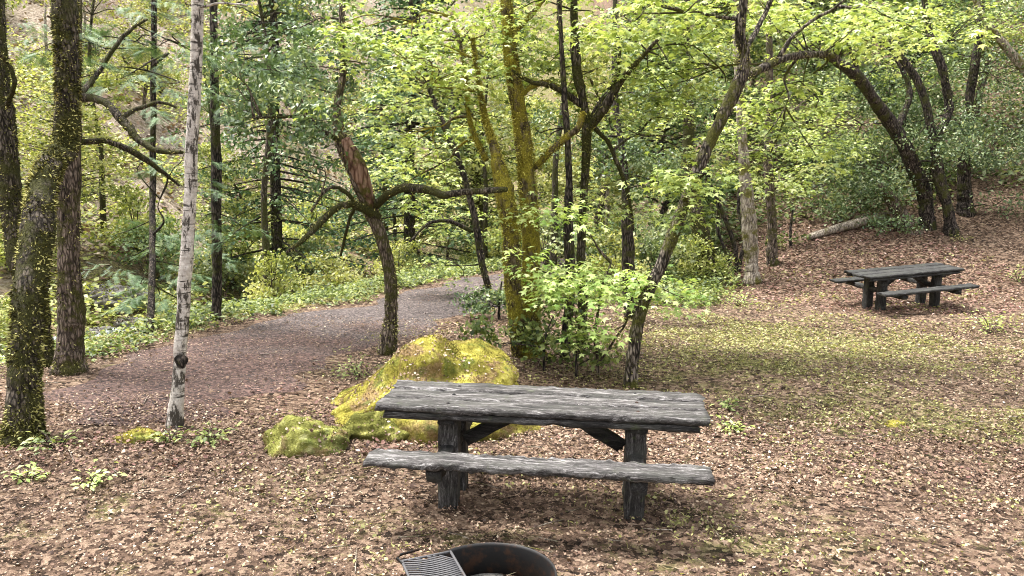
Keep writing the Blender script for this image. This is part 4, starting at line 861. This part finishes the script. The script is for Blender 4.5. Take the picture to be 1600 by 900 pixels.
protos = {
    'yellow': [far_proto('broadleaf_tree', 'far_yellow', 'bark_mossy', 9, .13, 120, 60, .65, .22), far_proto('broadleaf_tree', 'far_yellow', 'bark_brown', 7.5, .11, 100, 60, .6, .3)],
    'green': [far_proto('broadleaf_tree', 'far_green', 'bark_dark', 8.5, .14, 130, 75, .6, .25), far_proto('broadleaf_tree', 'far_green', 'bark_brown', 7, .12, 120, 75, .55, .3, .12)],
    'fir': [far_proto('fir_tree', 'fir', 'bark_dark', 14, .16, 200, 80, .55, .05, .10, True, (.07, .16)), far_proto('fir_tree', 'fir', 'bark_brown', 11, .13, 170, 80, .5, .05, .18, True, (.07, .16))],
    'bare': [far_proto('alder_tree', 'far_yellow', 'bark_mossy', 9, .10, 16, 30, .5, .12, .75), far_proto('alder_tree', 'far_yellow', 'bark_pale', 8, .07, 10, 30, .4, .2, .7)],
}
MARKS = [(0, 'the left edge'), (50, 'the thick mossy trunk'), (110, 'the brown creekside trunk'), (295, 'the pale banded trunk'), (338, 'the thin dark fir trunk'), (600, 'the crooked tree'),
         (745, 'the thin leaning trunk'), (820, 'the yellow mossy trunks'), (912, 'the candelabra maple'), (1050, 'the long leaning trunk'), (1172, 'the pale lichened trunk'),
         (1208, 'the slim brown trunk'), (1330, 'the fallen log'), (1440, 'the bowed arch trunk'), (1508, 'the black stump like trunk'), (1600, 'the right edge')]
def place_all(rows, get, cat):
    """puts every copy at its place and words its label by the trunks it shows between"""
    slots = {}
    for kd, what, gr, sc_, ps in rows:
        for (x, y) in ps:
            px = 800 + FPX * x / y
            l = max([m for m in MARKS if m[0] <= px] or [MARKS[0]]); r = min([m for m in MARKS if m[0] > px] or [MARKS[-1]])
            if l == r: l = MARKS[-2] if px > 800 else l; r = MARKS[1] if px < 800 else r
            slots.setdefault((what, l[1], r[1]), []).append((y, x, kd, gr, sc_))
    for (what, l, r), items in slots.items():
        items.sort(); items = [items[0], items[-1]] if len(items) > 1 else items
        for j, (y, x, kd, gr, sc_) in enumerate(items):
            o = get(kd); pre = '' if len(items) == 1 else ('nearer ', 'farther ')[j]
            o.location = (x, y, float(H(x, y))); o.rotation_euler = (0, 0, rng.uniform(0, 6.28)); s_ = sc_ * rng.uniform(.8, 1.15); o.scale = (s_, s_, s_ * rng.uniform(.9, 1.15))
            tag(o, f'{pre}{what} between {l} and {r}', cat, gr)
zones = [  # kind, look, group, size, positions (X, Y)
    ('yellow', 'light tree', 'leafy trees across the creek', .62, [(-12.5, 23), (-18, 27), (-9.0, 25.5), (-23, 34), (-16, 36), (-6.5, 27), (-3.5, 31), (-29, 44), (-9, 38), (-22, 50), (-14, 52)]),
    ('fir', 'tall fir', 'firs across the creek', .95, [(-7.5, 26), (-3.2, 25.5), (-12, 46), (-5.3, 34), (-26, 46)]),
    ('bare', 'mossy alder', 'alders beside the creek', .9, [(-5.4, 18), (-4.6, 19.6), (-3.4, 20.5), (-9.4, 27), (-5.6, 25), (-8.0, 22), (-12.5, 25), (-14.6, 27.5), (-18.5, 30), (-11, 30), (-7.6, 31), (-4.2, 29), (-20, 36), (-23, 37)]),
    ('yellow', 'yellow green maple', 'maples behind the middle trunks', .8, [(-.9, 25), (2.2, 22), (4.2, 26), (.8, 30), (5.5, 33), (-1.8, 36), (8.5, 30)]),
    ('green', 'dull oak', 'oaks behind the middle trunks', .75, [(3.8, 20.5), (5.8, 24.5), (-1.6, 30.5), (3.6, 33)]),
    ('green', 'dense oak', 'oaks on the hill', .8, [(8.6, 24), (10.9, 23.2), (13.6, 23.6), (16.2, 22.9), (9.6, 28), (13, 29), (16.5, 28.5), (20, 29), (12, 34), (17, 35), (15.6, 20)]),
    ('yellow', 'light maple', 'maples on the hill', .8, [(7.0, 27.5), (14.3, 26), (18.5, 25), (10.7, 31), (21, 32)]),
    ('bare', 'thin trunk', 'thin trunks in the middle woods', .85, [(1.0, 19.8), (2.8, 24.8), (4.9, 21.8), (-.8, 23.4), (3.2, 28.5)]),
    ('fir', 'far fir', 'firs behind the middle woods', 1.0, [(0, 48), (7, 50), (14, 50), (22, 50), (30, 48)]),
]
used = {}
def get_tree(kd):
    k = used.get(kd, 0); used[kd] = k + 1
    return protos[kd][k] if k < 2 else copy_tree(protos[kd][k % 2])
place_all(zones, get_tree, 'tree')
# bushes in the understorey, copied
def bush_proto(kind):
    t = thing('bush', (0, 0, 0), None, 'bush'); st = MB(); cm = MB()
    for q in range(16):
        a0 = rng.uniform(0, 6.28); rr = rng.uniform(.1, .75); c = np.array([rr * math.cos(a0), rr * math.sin(a0), rng.uniform(.25, 1.25)])
        tube(st, [np.array([0, 0, -.1]), c * [.4, .4, .6], c], [.02, .012, .006], 4, .1, .2); n = 95
        bt = rng.uniform(.2, .75); p = c + unit(n) * (rng.uniform(.1, 1, n) ** .5)[:, None] * .36 * [1.1, 1.1, .6]
        stamp(cm, DIA, p, unit(n) * .8 + [0, 0, .7], rng.uniform(0, 6.28, n), rng.uniform(.06, .12, n), np.clip(bt + rng.normal(0, .2, n), 0, 1))
    st.build('stems', M['bark_brown'], t); cm.build('foliage', M[kind], t); return t
bp = {'far_yellow': bush_proto('far_yellow'), 'far_green': bush_proto('far_green')}; ub = set()
def get_bush(kd):
    if kd in ub: return copy_tree(bp[kd])
    ub.add(kd); return bp[kd]
place_all([
    ('far_yellow', 'light bush', 'bushes on the creek bank', .8, [(-6.6, 15.6), (-5.2, 17.6), (-4.3, 19.8), (-3.0, 21.2), (-2.2, 23), (-11.5, 17.5), (-1.2, 25.5)]),
    ('far_yellow', 'pale bush', 'pale bushes across the creek', 1.7, [(-13.5, 22), (-11.5, 25), (-17.5, 27), (-9, 26), (-15.5, 31), (-12.5, 30), (-20, 33), (-7.5, 31), (-24, 38), (-17, 40), (-4.6, 27)]),
    ('far_green', 'dull bush', 'dull bushes across the creek', 1.1, [(-15, 22.5), (-10.5, 23.8), (-8.6, 24), (-14.5, 28), (-6.8, 26.4), (-18, 24.6), (-19, 38), (-3.2, 24)]),
    ('far_green', 'green bush', 'green bushes in the middle woods', 1.0, [(1.8, 18), (3.0, 17), (.9, 20.8), (3.8, 19), (5, 22.8), (1.6, 26)]),
    ('far_yellow', 'lime bush', 'lime bushes in the middle woods', 1.0, [(2.2, 16.6), (3.9, 17.4), (.2, 22.2), (4.4, 20.6), (6.4, 23), (2.9, 22.6), (-.6, 27)]),
    ('far_green', 'hill bush', 'bushes on top of the slope', 1.1, [(9.2, 22.4), (10.8, 21.4), (12.6, 21.5), (14.4, 21.6), (8, 22.8), (13.2, 19.6), (11.6, 24.6), (7.2, 22.6)]),
], get_bush, 'bush')
